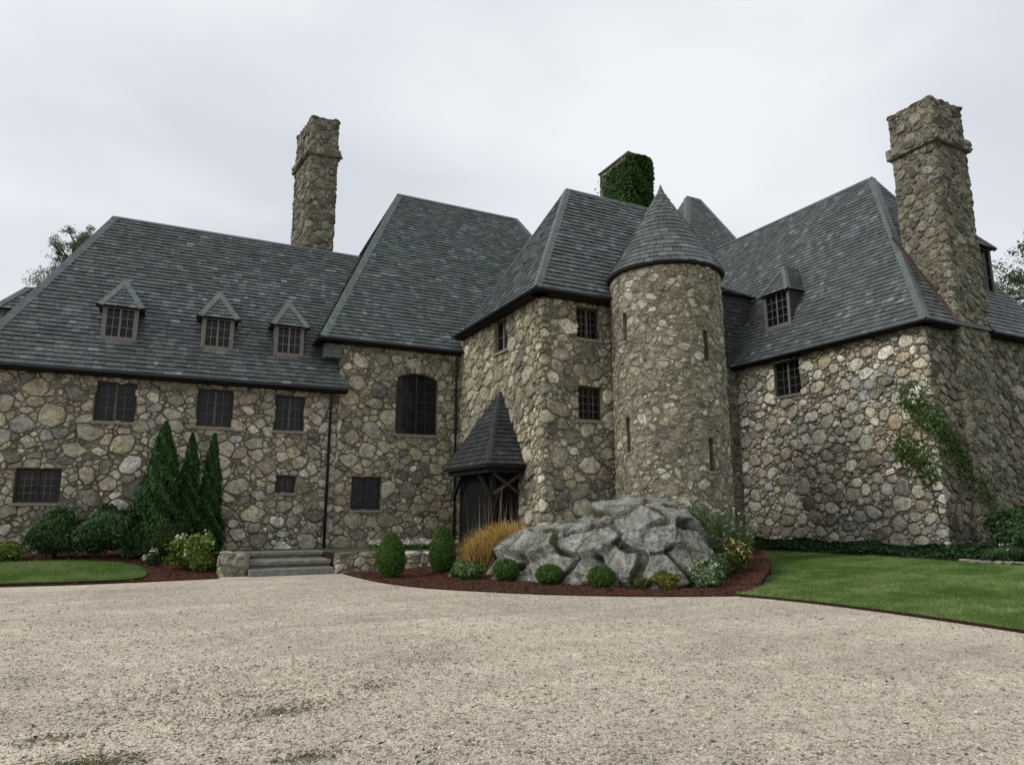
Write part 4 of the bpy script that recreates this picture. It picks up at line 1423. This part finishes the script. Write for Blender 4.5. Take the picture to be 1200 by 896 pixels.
# arborvitae
def arborvitae(x, y, h, r, label, seed, lean=0):
    z = float(z_left(x, y)) - 0.03
    t = thing('arborvitae', (x, y, z), label, 'conifer', 'arborvitae against the wall')
    n = 15000
    rr = np.random.default_rng(seed)
    tt = rr.uniform(0, 1, n) ** 1.25
    a = rr.uniform(0, 2 * PI, n)
    prof = np.clip(np.minimum(1.0, 0.78 + tt * 1.2) * (1 - tt) ** 0.72, 0.02, 1)
    clump = 0.84 + 0.20 * np.sin(a * 3 + seed + tt * 9) * np.sin(tt * 23 + a * 2) + 0.11 * np.sin(a * 8 + tt * 37 + seed)
    R_ = r * prof * clump * (1 - 0.35 * rr.uniform(0, 1, n) ** 2) * (1 + 0.18 * (rr.uniform(0, 1, n) < 0.15))
    C = np.stack([x + np.cos(a) * R_ + lean * tt, y + np.sin(a) * R_, z + 0.05 + tt * (h - 0.05)], -1)
    N = np.stack([np.cos(a), np.sin(a), 0.35 + 0 * a], -1)
    # upright flat sprays
    nn = N + rr.normal(0, 0.55, (n, 3)); nn /= np.linalg.norm(nn, axis=1)[:, None]
    tdir = np.array([0, 0, 1.0]) + N * 0.55 + rr.normal(0, 0.3, (n, 3))
    tdir -= nn * (tdir * nn).sum(1)[:, None]
    tdir /= np.linalg.norm(tdir, axis=1)[:, None]
    b = np.cross(nn, tdir)
    l = (0.11 * rr.uniform(0.6, 1.4, n))[:, None]
    w = l * 0.42
    V = np.stack([C - tdir * l * 0.4, C + b * w * 0.5, C + tdir * l * 0.6, C - b * w * 0.5], 1).reshape(-1, 3)
    K = np.array(ARB)[rr.integers(0, 3, n)] * rr.uniform(0.7, 1.35, n)[:, None]
    array_mesh('crown', V, np.arange(4 * n).reshape(n, 4), np.repeat(K, 4, 0), M['leaf'], t)
    mb = MB()
    mb.tube([(x, y, z), (x + lean * 0.9, y, z + h * 0.9)], [0.09, 0.015], 8)
    mb.build('trunk', M['bark'], t)
arborvitae(-0.22, 22.0, 3.75, 0.92, 'tallest and broadest dark green arborvitae of three against the left wall', 3)
arborvitae(0.50, 22.5, 3.46, 0.56, 'narrow dark arborvitae standing in the middle of the three by the wall', 5)
arborvitae(1.12, 22.8, 3.50, 0.54, 'slender arborvitae nearest the small square window and the steps', 8)

# left bed shrubs
def rhodo(x, y, r, h, n, label, seed, name='rhododendron', cat='shrub', cols=RHO, L=0.13, W=0.045, amp=0.38, fl=0, flc=WHT, group=None, lumps=26, zf=z_left, up=0.25, fsize=0.09):
    c = grounded(x, y, zf)
    t = thing(name, c, label, cat, group)
    shrub_mesh('foliage', c, (r, r * 0.8, h / 2), n, L, W, cols, lumps, amp, seed, t, up=up, shell=0.5, stray=0.28)
    if fl:
        blooms('blossoms', shell_pts(c, (r, r * 0.8, h / 2), fl, 0.0), fsize, flc, t)
    mb = MB()
    for k in range(5):
        a = k * 2 * PI / 5
        mb.tube([(x, y, c[2]), (x + math.cos(a) * r * 0.5, y + math.sin(a) * r * 0.4, c[2] + h * 0.6)], [0.02, 0.008], 5)
    mb.build('stems', M['bark'], t)
    return t
rhodo(-2.64, 21.8, 0.72, 1.62, 7500, 'dark rhododendron below the lower left window', 11, lumps=13, amp=0.48)
rhodo(-1.45, 21.85, 0.88, 1.70, 9500, 'larger leafy rhododendron between the window shrub and the tall conifers', 12, lumps=14, amp=0.48)
rhodo(-0.02, 21.3, 0.60, 1.05, 6500, 'dark rounded evergreen shrub in front of the tall conifers', 13, name='evergreen_shrub', cols=[(0.03, 0.055, 0.016), (0.045, 0.075, 0.02), (0.06, 0.09, 0.028)], L=0.07, W=0.03, amp=0.2)
rhodo(0.72, 20.0, 0.68, 1.02, 5500, 'bright yellow-green hydrangea with pale blooms beside the stone pier', 14, name='hydrangea', cols=HYD, L=0.12, W=0.07, fl=10, flc=[(0.5, 0.55, 0.36), (0.62, 0.63, 0.5), (0.42, 0.5, 0.25)], lumps=13, amp=0.5, fsize=0.11)
rhodo(-3.62, 21.7, 0.42, 0.56, 2600, 'small lime green shrub at the left edge of the bed', 15, name='spirea', cols=HYD, L=0.08, W=0.04, amp=0.3)
rhodo(-4.6, 21.8, 0.5, 0.62, 2600, 'small lime green shrub left of the window shrub, beyond the frame', 16, name='spirea', cols=HYD, L=0.08, W=0.04, amp=0.3)
rhodo(-0.25, 20.75, 0.2, 0.4, 500, 'little plant with two white flower heads at the edge of the mulch', 17, name='white_flower', cat='flower', cols=RHO, L=0.08, W=0.04, fl=4, fsize=0.12)

# centre bed
rhodo(6.60, 15.75, 0.40, 0.46, 2600, 'low variegated light green plant left of the boxwood balls', 21, name='hosta', cat='plant', cols=[(0.06, 0.12, 0.03), (0.10, 0.17, 0.05), (0.2, 0.26, 0.12)], L=0.12, W=0.05, zf=z_mid, amp=0.3)
rhodo(9.55, 11.95, 0.40, 0.40, 2000, 'low yellow-green ground plant at the foot of the ledge', 22, name='sedum', cat='plant', cols=YEL, L=0.07, W=0.04, zf=z_mid, amp=0.4)
rhodo(9.15, 12.15, 0.24, 0.3, 900, 'tiny green and bronze plant right of the boxwood balls', 28, name='heuchera', cat='plant', cols=[(0.05, 0.07, 0.02), (0.12, 0.1, 0.03), (0.06, 0.09, 0.03)], L=0.07, W=0.05, zf=z_mid, amp=0.4)
rhodo(10.43, 11.65, 0.40, 0.58, 3600, 'pale green plant with white flower heads in the mulch at the front', 23, name='white_flower', cat='flower', cols=[(0.09, 0.16, 0.05), (0.13, 0.21, 0.08), (0.26, 0.34, 0.2)], L=0.08, W=0.05, fl=16, zf=z_mid, amp=0.35, fsize=0.06)
rhodo(11.85, 12.4, 0.48, 0.80, 3600, 'yellow flowering bush at the right end of the mulch bed', 24, name='yellow_flower', cat='flower', cols=[(0.05, 0.09, 0.02), (0.10, 0.12, 0.03), (0.2, 0.18, 0.05)], L=0.08, W=0.04, fl=34, flc=[(0.55, 0.42, 0.06), (0.6, 0.5, 0.16), (0.6, 0.55, 0.35)], zf=z_mid, amp=0.35, fsize=0.08)
rhodo(11.15, 12.05, 0.45, 0.62, 3600, 'loose dark green perennial between the white and the yellow flowers', 25, name='perennial', cat='plant', cols=[(0.05, 0.09, 0.03), (0.075, 0.12, 0.042), (0.11, 0.16, 0.06)], L=0.1, W=0.03, zf=z_mid, amp=0.45)
rhodo(11.5, 12.95, 0.3, 0.85, 1800, 'reddish bronze leafed plant behind the yellow flowers', 29, name='bronze_plant', cat='plant', cols=[(0.13, 0.05, 0.02), (0.08, 0.06, 0.02), (0.16, 0.10, 0.03)], L=0.09, W=0.035, zf=z_mid, amp=0.45)
rhodo(19.9, 10.8, 0.6, 0.5, 2200, 'pale low plant with dry white flower heads near the corner of the right wing', 27, name='pale_flower', cat='flower', cols=RHO, L=0.09, W=0.03, fl=5, zf=z_right, amp=0.4, fsize=0.06)

def airy(x, y, zb, r, h, n, label, cols, fl, flc, name='tall_flower', seed=1, fsize=0.06):
    """upright stems with fine leaves and small flowers on top"""
    t = thing(name, (x, y, zb), label, 'flower')
    rr = np.random.default_rng(seed)
    mb = MB()
    Cs, tops = [], []
    for k in range(n):
        a, q = rr.uniform(0, 2 * PI), r * math.sqrt(rr.uniform(0, 1))
        bx_, by_ = x + math.cos(a) * q * 0.5, y + math.sin(a) * q * 0.5
        hh = h * rr.uniform(0.6, 1.0)
        tx, ty = x + math.cos(a) * q, y + math.sin(a) * q
        pts = [(bx_, by_, zb), ((bx_ + tx) / 2 - 0.02, (by_ + ty) / 2, zb + hh * 0.6), (tx, ty, zb + hh)]
        mb.tube(pts, [0.006, 0.005, 0.003], 4, col=cols[1])
        for m in range(26):
            s = rr.uniform(0.05, 0.95)
            Cs.append((bx_ + (tx - bx_) * s + rr.normal(0, 0.035), by_ + (ty - by_) * s + rr.normal(0, 0.035), zb + hh * s))
        tops.append((tx, ty, zb + hh))
    mb.build('stems', M['grass'], t)
    Cs = np.array(Cs)
    V, F, K = leaves(Cs, unit(len(Cs)), 0.12, 0.022, cols)
    array_mesh('foliage', V, F, K, M['leaf'], t)
    blooms('blossoms', np.array(tops)[:fl], fsize, flc, t)
    return t
GRN = [(0.06, 0.11, 0.035), (0.09, 0.15, 0.05), (0.13, 0.19, 0.07)]
airy(11.35, 13.05, 0.85, 0.42, 1.05, 52, 'tall white-flowered plant growing out of the right slope of the ledge', GRN, 16, WHT, seed=2)
airy(12.3, 13.3, 0.25, 0.6, 1.5, 80, 'feathery green plant with white daisies against the foot of the tower', GRN, 26, WHT, seed=3)
airy(11.45, 12.55, 0.2, 0.5, 1.1, 70, 'grey-green feathery plant just left of the yellow flowers', [(0.06, 0.09, 0.045), (0.09, 0.12, 0.06), (0.05, 0.08, 0.03)], 10, WHT, seed=4)
airy(12.6, 13.0, 0.3, 0.5, 1.1, 60, 'dense green flowering clump between the tower foot and the lawn', GRN, 12, WHT, seed=6)

# bronze grasses and dry stalks by the porch
def grass_tuft(name, x, y, zb, rx, ry, n, L, cols, label, droop=0.6, seed=1, wid=0.016, cat='ornamental grass', mat='grass'):
    rr = np.random.default_rng(seed)
    m = 5
    a = rr.uniform(0, 2 * PI, n)
    q = np.sqrt(rr.uniform(0, 1, n))
    bx_, by_ = x + np.cos(a) * q * rx, y + np.sin(a) * q * ry
    az = rr.uniform(0, 2 * PI, n)
    l = L * rr.uniform(0.6, 1.2, n)
    dr = droop * rr.uniform(0.5, 1.3, n)
    K = np.repeat(np.array(cols)[rr.integers(0, len(cols), n)] * rr.uniform(0.7, 1.3, n)[:, None], m * 2, 0)
    V = np.zeros((n, m, 2, 3))
    px, pz, ang = np.zeros(n), np.zeros(n), np.zeros(n)
    for k in range(m):
        w = wid * (1 - k / (m - 0.6))
        for s, sg in ((0, -1), (1, 1)):
            V[:, k, s, 0] = bx_ + np.cos(az) * px - np.sin(az) * w * sg
            V[:, k, s, 1] = by_ + np.sin(az) * px + np.cos(az) * w * sg
            V[:, k, s, 2] = (zb(bx_, by_) if callable(zb) else zb) + pz
        ang = ang + dr * 2.6 / m * (0.4 + k * 0.3)
        px = px + np.sin(ang) * l / (m - 1)
        pz = pz + np.cos(ang) * l / (m - 1)
    base = np.arange(n)[:, None] * m * 2
    F = np.concatenate([base + np.array([[k * 2, k * 2 + 1, k * 2 + 3, k * 2 + 2]]) for k in range(m - 1)], 0)
    o = array_mesh(name, V.reshape(-1, 3), F, K, M[mat])
    return tag(o, label, cat)
BRZ = [(0.62, 0.38, 0.12), (0.52, 0.29, 0.085), (0.74, 0.56, 0.26), (0.30, 0.26, 0.07), (0.6, 0.48, 0.15)]
grass_tuft('daylily_clump', 8.1, 16.95, z_mid, 1.0, 0.5, 2900, 0.74, BRZ, 'arching orange-bronze foliage spilling over the left of the ledge', 0.8, 3, 0.016)
grass_tuft('daylily_clump', 7.25, 16.55, z_mid, 0.42, 0.35, 800, 0.78, BRZ + [(0.10, 0.12, 0.03)], 'lower bronze foliage trailing beside the tall cone shrub', 0.7, 4, 0.016)
grass_tuft('green_tuft', 9.0, 16.5, z_mid, 0.4, 0.3, 500, 0.6, [(0.10, 0.13, 0.03), (0.16, 0.17, 0.05)], 'yellow-green grass tuft between the bronze foliage and the entrance corner', 0.6, 5, 0.013)
grass_tuft('dry_stalks', 8.15, 17.4, z_mid, 0.85, 0.25, 46, 1.6, [(0.42, 0.36, 0.25), (0.32, 0.27, 0.18), (0.5, 0.45, 0.34)], 'tall dry seed stalks standing in front of the porch', 0.16, 6, 0.0055)

# flower bed on the terrace
t = thing('flower_patch', (6.2, 21.6, 0.45), 'patch of white and red bedding flowers on the terrace below the wall', 'flowers')
n = 1600
C = np.stack([rng.uniform(5.5, 8.0, n), rng.uniform(19.6, 21.2, n), 0.52 + rng.uniform(0, 0.16, n)], -1)
V, F, K = leaves(C, np.tile([0, 0, 1.0], (n, 1)), 0.1, 0.05, BOX)
array_mesh('foliage', V, F, K, M['leaf'], t)
C = np.stack([rng.uniform(5.5, 8.0, 260), rng.uniform(19.6, 21.2, 260), 0.66 + rng.uniform(0, 0.08, 260)], -1)
blooms('blossoms', C, 0.08, WHT + WHT + [(0.4, 0.05, 0.06), (0.45, 0.2, 0.2)], t)

# ground cover along the right wing
n = 26000
yy = rng.uniform(9.8, 23.0, n)
xx = np.where(yy > 14.3, rng.uniform(18.9, 23.0, n), rng.uniform(19.3, 34, n))
zz = z_right(xx, yy) + rng.uniform(0.0, 0.22, n) * (0.6 + 0.5 * np.sin(xx * 1.7) * np.sin(yy * 2.3))
V, F, K = leaves(np.stack([xx, yy, zz], -1), np.tile([0, 0, 1.0], (n, 1)), 0.15, 0.09, [(0.018, 0.045, 0.016), (0.03, 0.065, 0.022), (0.05, 0.09, 0.03)])
o = array_mesh('ground_cover', V, F, K, M['leaf'])
struct(o, 'stuff'); o['label'] = 'dark green pachysandra ground cover along the foot of the right wing'
rhodo(24.2, 12.4, 1.35, 1.6, 8000, 'big dark bush at the foot of the right wing by the frame edge', 31, name='dark_bush', cols=RHO, zf=z_right, amp=0.35, L=0.16, W=0.06)
for k in range(7):
    x, y = 19.3 + rnd.uniform(-.15, .25), 11.6 - k * 0.22
    mb = MB()
    rock_blob(mb, (x, y, 0.32), (rnd.uniform(.12, .22), rnd.uniform(.10, .16), 0.05), (0.26, 0.24, 0.19))
    o = mb.build('edging_stone', M['stone'], None, smooth=True)
    tag(o, 'flat pale edging stone in a row where the right lawn meets the bed', 'stone', 'edging stones at the right bed')

# climbers
def climber(name, pts, normals, spread, n, label, cols, depth=0.12, L=0.10, W=0.07):
    P, N = np.array(pts, float), np.array(normals, float)
    i = rng.integers(0, len(P), n)
    s = rng.normal(0, 1, (n, 3)) * np.array(spread)
    nn = N[i]
    s -= nn * (s * nn).sum(1)[:, None]
    C = P[i] + s + nn * rng.uniform(0.03, depth, n)[:, None]
    V, F, K = leaves(C, nn, L, W, cols, spread=0.7, up=0.2)
    return C, V, F, K
IVY = [(0.02, 0.055, 0.012), (0.035, 0.08, 0.018), (0.06, 0.11, 0.03)]
A_, B_ = (-1, 0, 0), (0, -1, 0)
pts, nor = [], []
def chain(a, b, k, nrm):
    for t_ in np.linspace(0, 1, k):
        pts.append(np.array(a) + (np.array(b) - np.array(a)) * t_ + np.array([0, rnd.uniform(-.15, .15) if nrm is A_ else 0, rnd.uniform(-.15, .15)]))
        nor.append(nrm)
chain((23.03, 15.0, 5.55), (23.03, 14.3, 4.5), 12, A_)
chain((23.1, 14.25, 4.6), (24.3, 14.25, 3.3), 14, B_)
chain((24.3, 14.2, 3.4), (25.1, 13.95, 1.9), 10, B_)
chain((23.03, 15.45, 3.9), (23.03, 14.5, 2.9), 12, A_)
C, V, F, K = climber('vine', pts, nor, (0.24, 0.24, 0.26), 3000, '', [(0.04, 0.085, 0.016), (0.065, 0.12, 0.024), (0.10, 0.16, 0.04)])
vine = thing('climbing_vine', (23.0, 14.2, 0.3), 'green climbing vine straggling over the corner of the right wing', 'climber')
array_mesh('foliage', V, F, K, M['leaf'], vine)
mb = MB()
mb.tube([(23.4, 14.17, 0.2), (23.5, 14.16, 1.5), (24.2, 14.16, 3.2), (23.3, 14.16, 4.5), (22.97, 14.5, 4.9), (22.97, 15.0, 5.5)], [0.03, 0.028, 0.022, 0.018, 0.014, 0.01], 6)
mb.tube([(23.4, 14.17, 0.2), (22.97, 14.4, 1.6), (22.97, 14.6, 2.9), (22.97, 15.4, 3.9)], [0.03, 0.026, 0.02, 0.01], 6)
mb.build('stem', M['bark'], vine)
n = 9000
zz = rng.uniform(13.0, 16.68, n)
cover = np.clip((16.9 - zz) * 0.9, 0, 1)
xx = 17.66 - rng.uniform(0, 1.1, n) * (0.72 + 0.28 * cover)
C = np.stack([xx, 22.0 - rng.uniform(0.03, 0.24, n) * (0.4 + 0.6 * np.abs(np.sin(zz * 2.1 + xx * 3))), zz], -1)
N = np.tile([0, -1.0, 0.1], (n, 1))
n2 = 3500
C2 = np.stack([17.6 + rng.uniform(0.0, 0.18, n2), rng.uniform(22, 24, n2), rng.uniform(13, 16.6, n2)], -1)
n3 = 4200
z3 = rng.uniform(13, 16.4, n3)
n4 = 1500
C4 = np.stack([16.48 + rng.normal(0, 0.07, n4), 21.96 + rng.normal(0, 0.06, n4), rng.uniform(13, 16.66, n4)], -1)
C3 = np.stack([np.full(n3, 16.45) - rng.uniform(0.02, .16, n3), 22 + np.abs(rng.normal(0, 0.75, n3)), z3], -1)
V, F, K = leaves(np.concatenate([C, C2, C3, C4]), np.concatenate([N, np.tile([1.0, 0, 0], (n2, 1)), np.tile([-1.0, 0, 0], (n3, 1)), np.tile([-0.7, -0.7, 0], (n4, 1))]), 0.14, 0.11, IVY)
tag(array_mesh('chimney_ivy', V, F, K, M['leaf']), 'thick ivy growing over the squat chimney behind the tower', 'ivy')

# ------------------------------------------------------------------ trees behind
def tree(x, y, h, label, seed, cols, crown_r, limb_z=0.35, n_limb=26, leaf=0.16, per=240, up=0.5, name='tree', gap=1.0):
    rr = random.Random(seed)
    t = thing(name, (x, y, 0), label, 'tree')
    mb = MB()
    top = Vector((x + rr.uniform(-.4, .4), y, h * 0.93))
    trunk = [Vector((x, y, -0.1)), Vector((x + rr.uniform(-.2, .2), y, h * 0.35)), Vector((x + rr.uniform(-.4, .4), y, h * 0.65)), top]
    mb.tube(trunk, [h * 0.018, h * 0.014, h * 0.009, 0.02], 9)
    C = []
    for k in range(n_limb):
        f = limb_z + (1 - limb_z) * (k + rr.random()) / n_limb
        zf = h * f * 0.93
        s = f * 3
        i = min(2, int(s))
        b = trunk[i] + (trunk[i + 1] - trunk[i]) * (s - i) if i < 3 else top
        b.z = zf
        a = rr.uniform(0, 2 * PI)
        ln = crown_r * (1.05 - f * 0.75) * rr.uniform(0.6, 1.1)
        e = b + Vector((math.cos(a) * ln, math.sin(a) * ln, ln * up * rr.uniform(0.6, 1.3)))
        m = (b + e) / 2 + Vector((0, 0, -0.08 * ln))
        mb.tube([b, m, e], [0.06 + 0.03 * ln * 0.5, 0.04, 0.012], 5, cap=False)
        for q in range(6):
            s = rr.uniform(0.35, 1)
            p = b + (e - b) * s
            e2 = p + Vector((rr.gauss(0, 1), rr.gauss(0, 1), rr.gauss(0.3, 0.6))) * ln * 0.22
            mb.tube([p, e2], [0.025, 0.006], 4, cap=False)
            C.append((e2, ln * 0.14 * gap))
        C.append((e, ln * 0.13 * gap))
    mb.build('trunk', M['bark'], t)
    pts = np.concatenate([np.array(c) + rng.normal(0, 1, (per // 7, 3)) * np.array([s, s, s * 0.8]) for c, s in C])
    V, F, K = leaves(pts, unit(len(pts)), leaf, leaf * 0.55, cols, up=0.4)
    array_mesh('crown', V, F, K, M['leaf'], t)
    return t
TRE = [(0.09, 0.12, 0.06), (0.12, 0.155, 0.08), (0.16, 0.19, 0.11)]
tree(-6.5, 48, 19.4, 'pale feathery tree rising behind the left end of the roof', 9, [(0.17, 0.21, 0.12), (0.22, 0.26, 0.16), (0.13, 0.17, 0.09)], 2.7, 0.45, 60, 0.12, 260, 1.3, 'leafy_tree', 1.0)  # leaf colours lightened to carry haze and backlight
tree(54, 25.0, 22.5, 'open leafy tree behind the right end of the mansion', 6, TRE, 6.5, 0.35, 34, 0.2, 330, 0.4, 'leafy_tree', 0.9)

# ------------------------------------------------------------------ loose ground stuff
def blades(name, poly, zf, n, label, cols, h=0.05, box=None):
    P = np.array(poly)
    x0, y0 = P.min(0) if box is None else box[0]
    x1, y1 = P.max(0) if box is None else box[1]
    Q = np.stack([rng.uniform(x0, x1, n), rng.uniform(y0, y1, n)], -1)
    Q = Q[inside_many(Q, P)]
    Q = Q + rng.normal(0, 0.022, Q.shape)
    m = len(Q)
    z = np.array([float(v) for v in zf(Q[:, 0], Q[:, 1])])
    a = rng.uniform(0, 2 * PI, m)
    w = 0.006
    hh = h * rng.uniform(0.5, 1.25, m)
    l = rng.normal(0, 0.45, (m, 2)) * hh[:, None]
    V = np.zeros((m, 3, 3))
    V[:, 0] = np.stack([Q[:, 0] - np.cos(a) * w, Q[:, 1] - np.sin(a) * w, z - 0.005], -1)
    V[:, 1] = np.stack([Q[:, 0] + np.cos(a) * w, Q[:, 1] + np.sin(a) * w, z - 0.005], -1)
    V[:, 2] = np.stack([Q[:, 0] + l[:, 0], Q[:, 1] + l[:, 1], z + hh], -1)
    pal = np.array(cols)
    patch = np.array([1.5 * mnoise.noise(Vector((x * 0.55, y * 0.9, 0))) + 0.9 * mnoise.noise(Vector((x * 2.1, y * 2.6, 4))) for x, y in Q])
    i = np.clip(((patch + 1) / 2 * len(pal) + rng.normal(0, 0.8, m)).astype(int), 0, len(pal) - 1)
    K = np.repeat(pal[i] * rng.uniform(0.7, 1.3, m)[:, None], 3, 0)
    o = array_mesh(name, V.reshape(-1, 3), np.arange(3 * m).reshape(m, 3), K, M['grass'])
    struct(o, 'stuff')
    o['label'] = label
    return o
LAWN = [(0.09, 0.165, 0.036), (0.125, 0.21, 0.05), (0.165, 0.255, 0.07), (0.25, 0.32, 0.13)]
blades('lawn_grass', LAWN_R, z_right, 260000, 'short mown grass of the right lawn', LAWN, 0.045, ((10, 3), (20, 18)))
blades('lawn_grass', LAWN_L, lambda x, y: z_left(x, y) + 0.05, 60000, 'short mown grass of the left lawn', LAWN, 0.045, ((-7, 18), (0, 21.5)))

def octa(name, Q, z, r, cols, mat, label, squash=0.7):
    m = len(Q)
    base = np.array([(1, 0, 0), (0, 1, 0), (-1, 0, 0), (0, -1, 0), (0, 0, 1), (0, 0, -1)], float)
    a = rng.uniform(0, 2 * PI, m)
    rad = r * np.exp(rng.normal(0, 0.35, m))
    sx, sy = rng.uniform(0.7, 1.3, m), rng.uniform(0.7, 1.3, m)
    B = np.repeat(base[None], m, 0) * rng.uniform(0.8, 1.2, (m, 6, 1))
    B[:, :, 0] *= sx[:, None]; B[:, :, 1] *= sy[:, None]; B[:, :, 2] *= squash
    ca, sa = np.cos(a)[:, None], np.sin(a)[:, None]
    X = (B[:, :, 0] * ca - B[:, :, 1] * sa) * rad[:, None] + Q[:, 0:1]
    Y = (B[:, :, 0] * sa + B[:, :, 1] * ca) * rad[:, None] + Q[:, 1:2]
    Z = B[:, :, 2] * rad[:, None] + z[:, None] + rad[:, None] * 0.25
    f = np.array([(0, 1, 4), (1, 2, 4), (2, 3, 4), (3, 0, 4), (1, 0, 5), (2, 1, 5), (3, 2, 5), (0, 3, 5)])
    F = (np.arange(m)[:, None, None] * 6 + f[None]).reshape(-1, 3)
    K = np.array(cols)[rng.integers(0, len(cols), m)] * rng.uniform(0.75, 1.25, m)[:, None]
    o = array_mesh(name, np.stack([X, Y, Z], -1).reshape(-1, 3), F, np.repeat(K, 6, 0), mat)
    struct(o, 'stuff')
    o['label'] = label
    return o
GRV = [(0.50, 0.435, 0.35), (0.60, 0.535, 0.445), (0.68, 0.62, 0.535), (0.45, 0.38, 0.30), (0.56, 0.475, 0.385), (0.38, 0.325, 0.265)]
n = 70000
dd = 3.5 + 14 * rng.uniform(0, 1, n) ** 1.6
aa = R(26.4) + rng.uniform(-R(42), R(42), n)
Q = np.stack([np.sin(aa) * dd, np.cos(aa) * dd], -1)
Q = Q[~inside_many(Q, np.array(LAWN_R)) & ~inside_many(Q, np.array(MID_FRONT + MID_RIGHT[1:] + [(9, 23.5)]))]
octa('loose_gravel', Q, np.zeros(len(Q)), 0.0088, GRV, M['pebble'], 'loose pale pebbles on the gravel driveway')
n = 15000
Q = np.stack([rng.uniform(4, 17, n), rng.uniform(10, 19, n)], -1)
Q = Q[inside_many(Q, np.array(MID_FRONT + MID_RIGHT[1:] + [(9.0, 19.5)]))]
octa('mulch_chips', Q, np.array([float(v) for v in z_mid(Q[:, 0], Q[:, 1])]), 0.022, [(0.088, 0.038, 0.023), (0.05, 0.023, 0.015), (0.145, 0.066, 0.04)], M['leaf'], 'dark red bark mulch chips in the centre bed', 0.5)
n = 7000
Q = np.stack([rng.uniform(-7, 1.3, n), rng.uniform(18.6, 22.5, n)], -1)
Q = Q[inside_many(Q, np.array(LEFT_EDGE + [(1.3, 23.7), (-16, 23.7)])) & ~inside_many(Q, np.array(LAWN_L))]
octa('mulch_chips', Q, np.array([float(v) for v in z_left(Q[:, 0], Q[:, 1])]), 0.022, [(0.088, 0.038, 0.023), (0.05, 0.023, 0.015), (0.145, 0.066, 0.04)], M['leaf'], 'dark red bark mulch chips in the left bed', 0.5)

# weeds and tiny grass in the gravel
wl_ = []
for x, y, r, k in ((-0.35, 5.6, 0.16, 260), (-0.69, 6.33, 0.13, 60), (1.0, 6.3, 0.12, 70), (1.15, 6.45, 0.2, 80), (0.79, 6.97, 0.2, 70), (1.87, 6.77, 0.16, 70), (0.6, 7.98, 0.35, 90), (-0.07, 7.31, 0.3, 70), (0.81, 6.2, 0.25, 60), (1.01, 5.1, 0.12, 80), (0.26, 6.51, 0.3, 60), (2.6, 7.6, 0.3, 60), (3.4, 8.4, 0.4, 60), (1.6, 7.2, 0.5, 80)):
    wl_ += [(x + rnd.gauss(0, r * 1.2), y + rnd.gauss(0, r * 0.6)) for _ in range(k * 2)]
Q = np.array(wl_)
m = len(Q)
C = np.stack([Q[:, 0], Q[:, 1], rng.uniform(0.004, 0.02, m)], -1)
V, F, K = leaves(C, np.tile([0, 0, 1.0], (m, 1)), 0.04, 0.012, [(0.14, 0.135, 0.06), (0.2, 0.18, 0.11), (0.11, 0.11, 0.05)])
o = array_mesh('gravel_weeds', V, F, K, M['grass'])
struct(o, 'stuff')
o['label'] = 'thin weeds growing through the gravel'

n = 260
dd = 4.5 + 12 * rng.uniform(0, 1, n)
aa = R(26.4) + rng.uniform(-R(40), R(40), n)
Q = np.stack([np.sin(aa) * dd, np.cos(aa) * dd], -1)
Q = Q[~inside_many(Q, np.array(LAWN_R)) & (Q[:, 1] < 18)]
V, F, K = leaves(np.stack([Q[:, 0], Q[:, 1], np.full(len(Q), 0.022)], -1), np.tile([0, 0, 3.0], (len(Q), 1)), 0.055, 0.03, [(0.05, 0.035, 0.02), (0.1, 0.07, 0.04), (0.03, 0.025, 0.02)])
o = array_mesh('fallen_leaves', V, F, K, M['grass'])
struct(o, 'stuff')
o['label'] = 'small brown leaves scattered over the gravel'
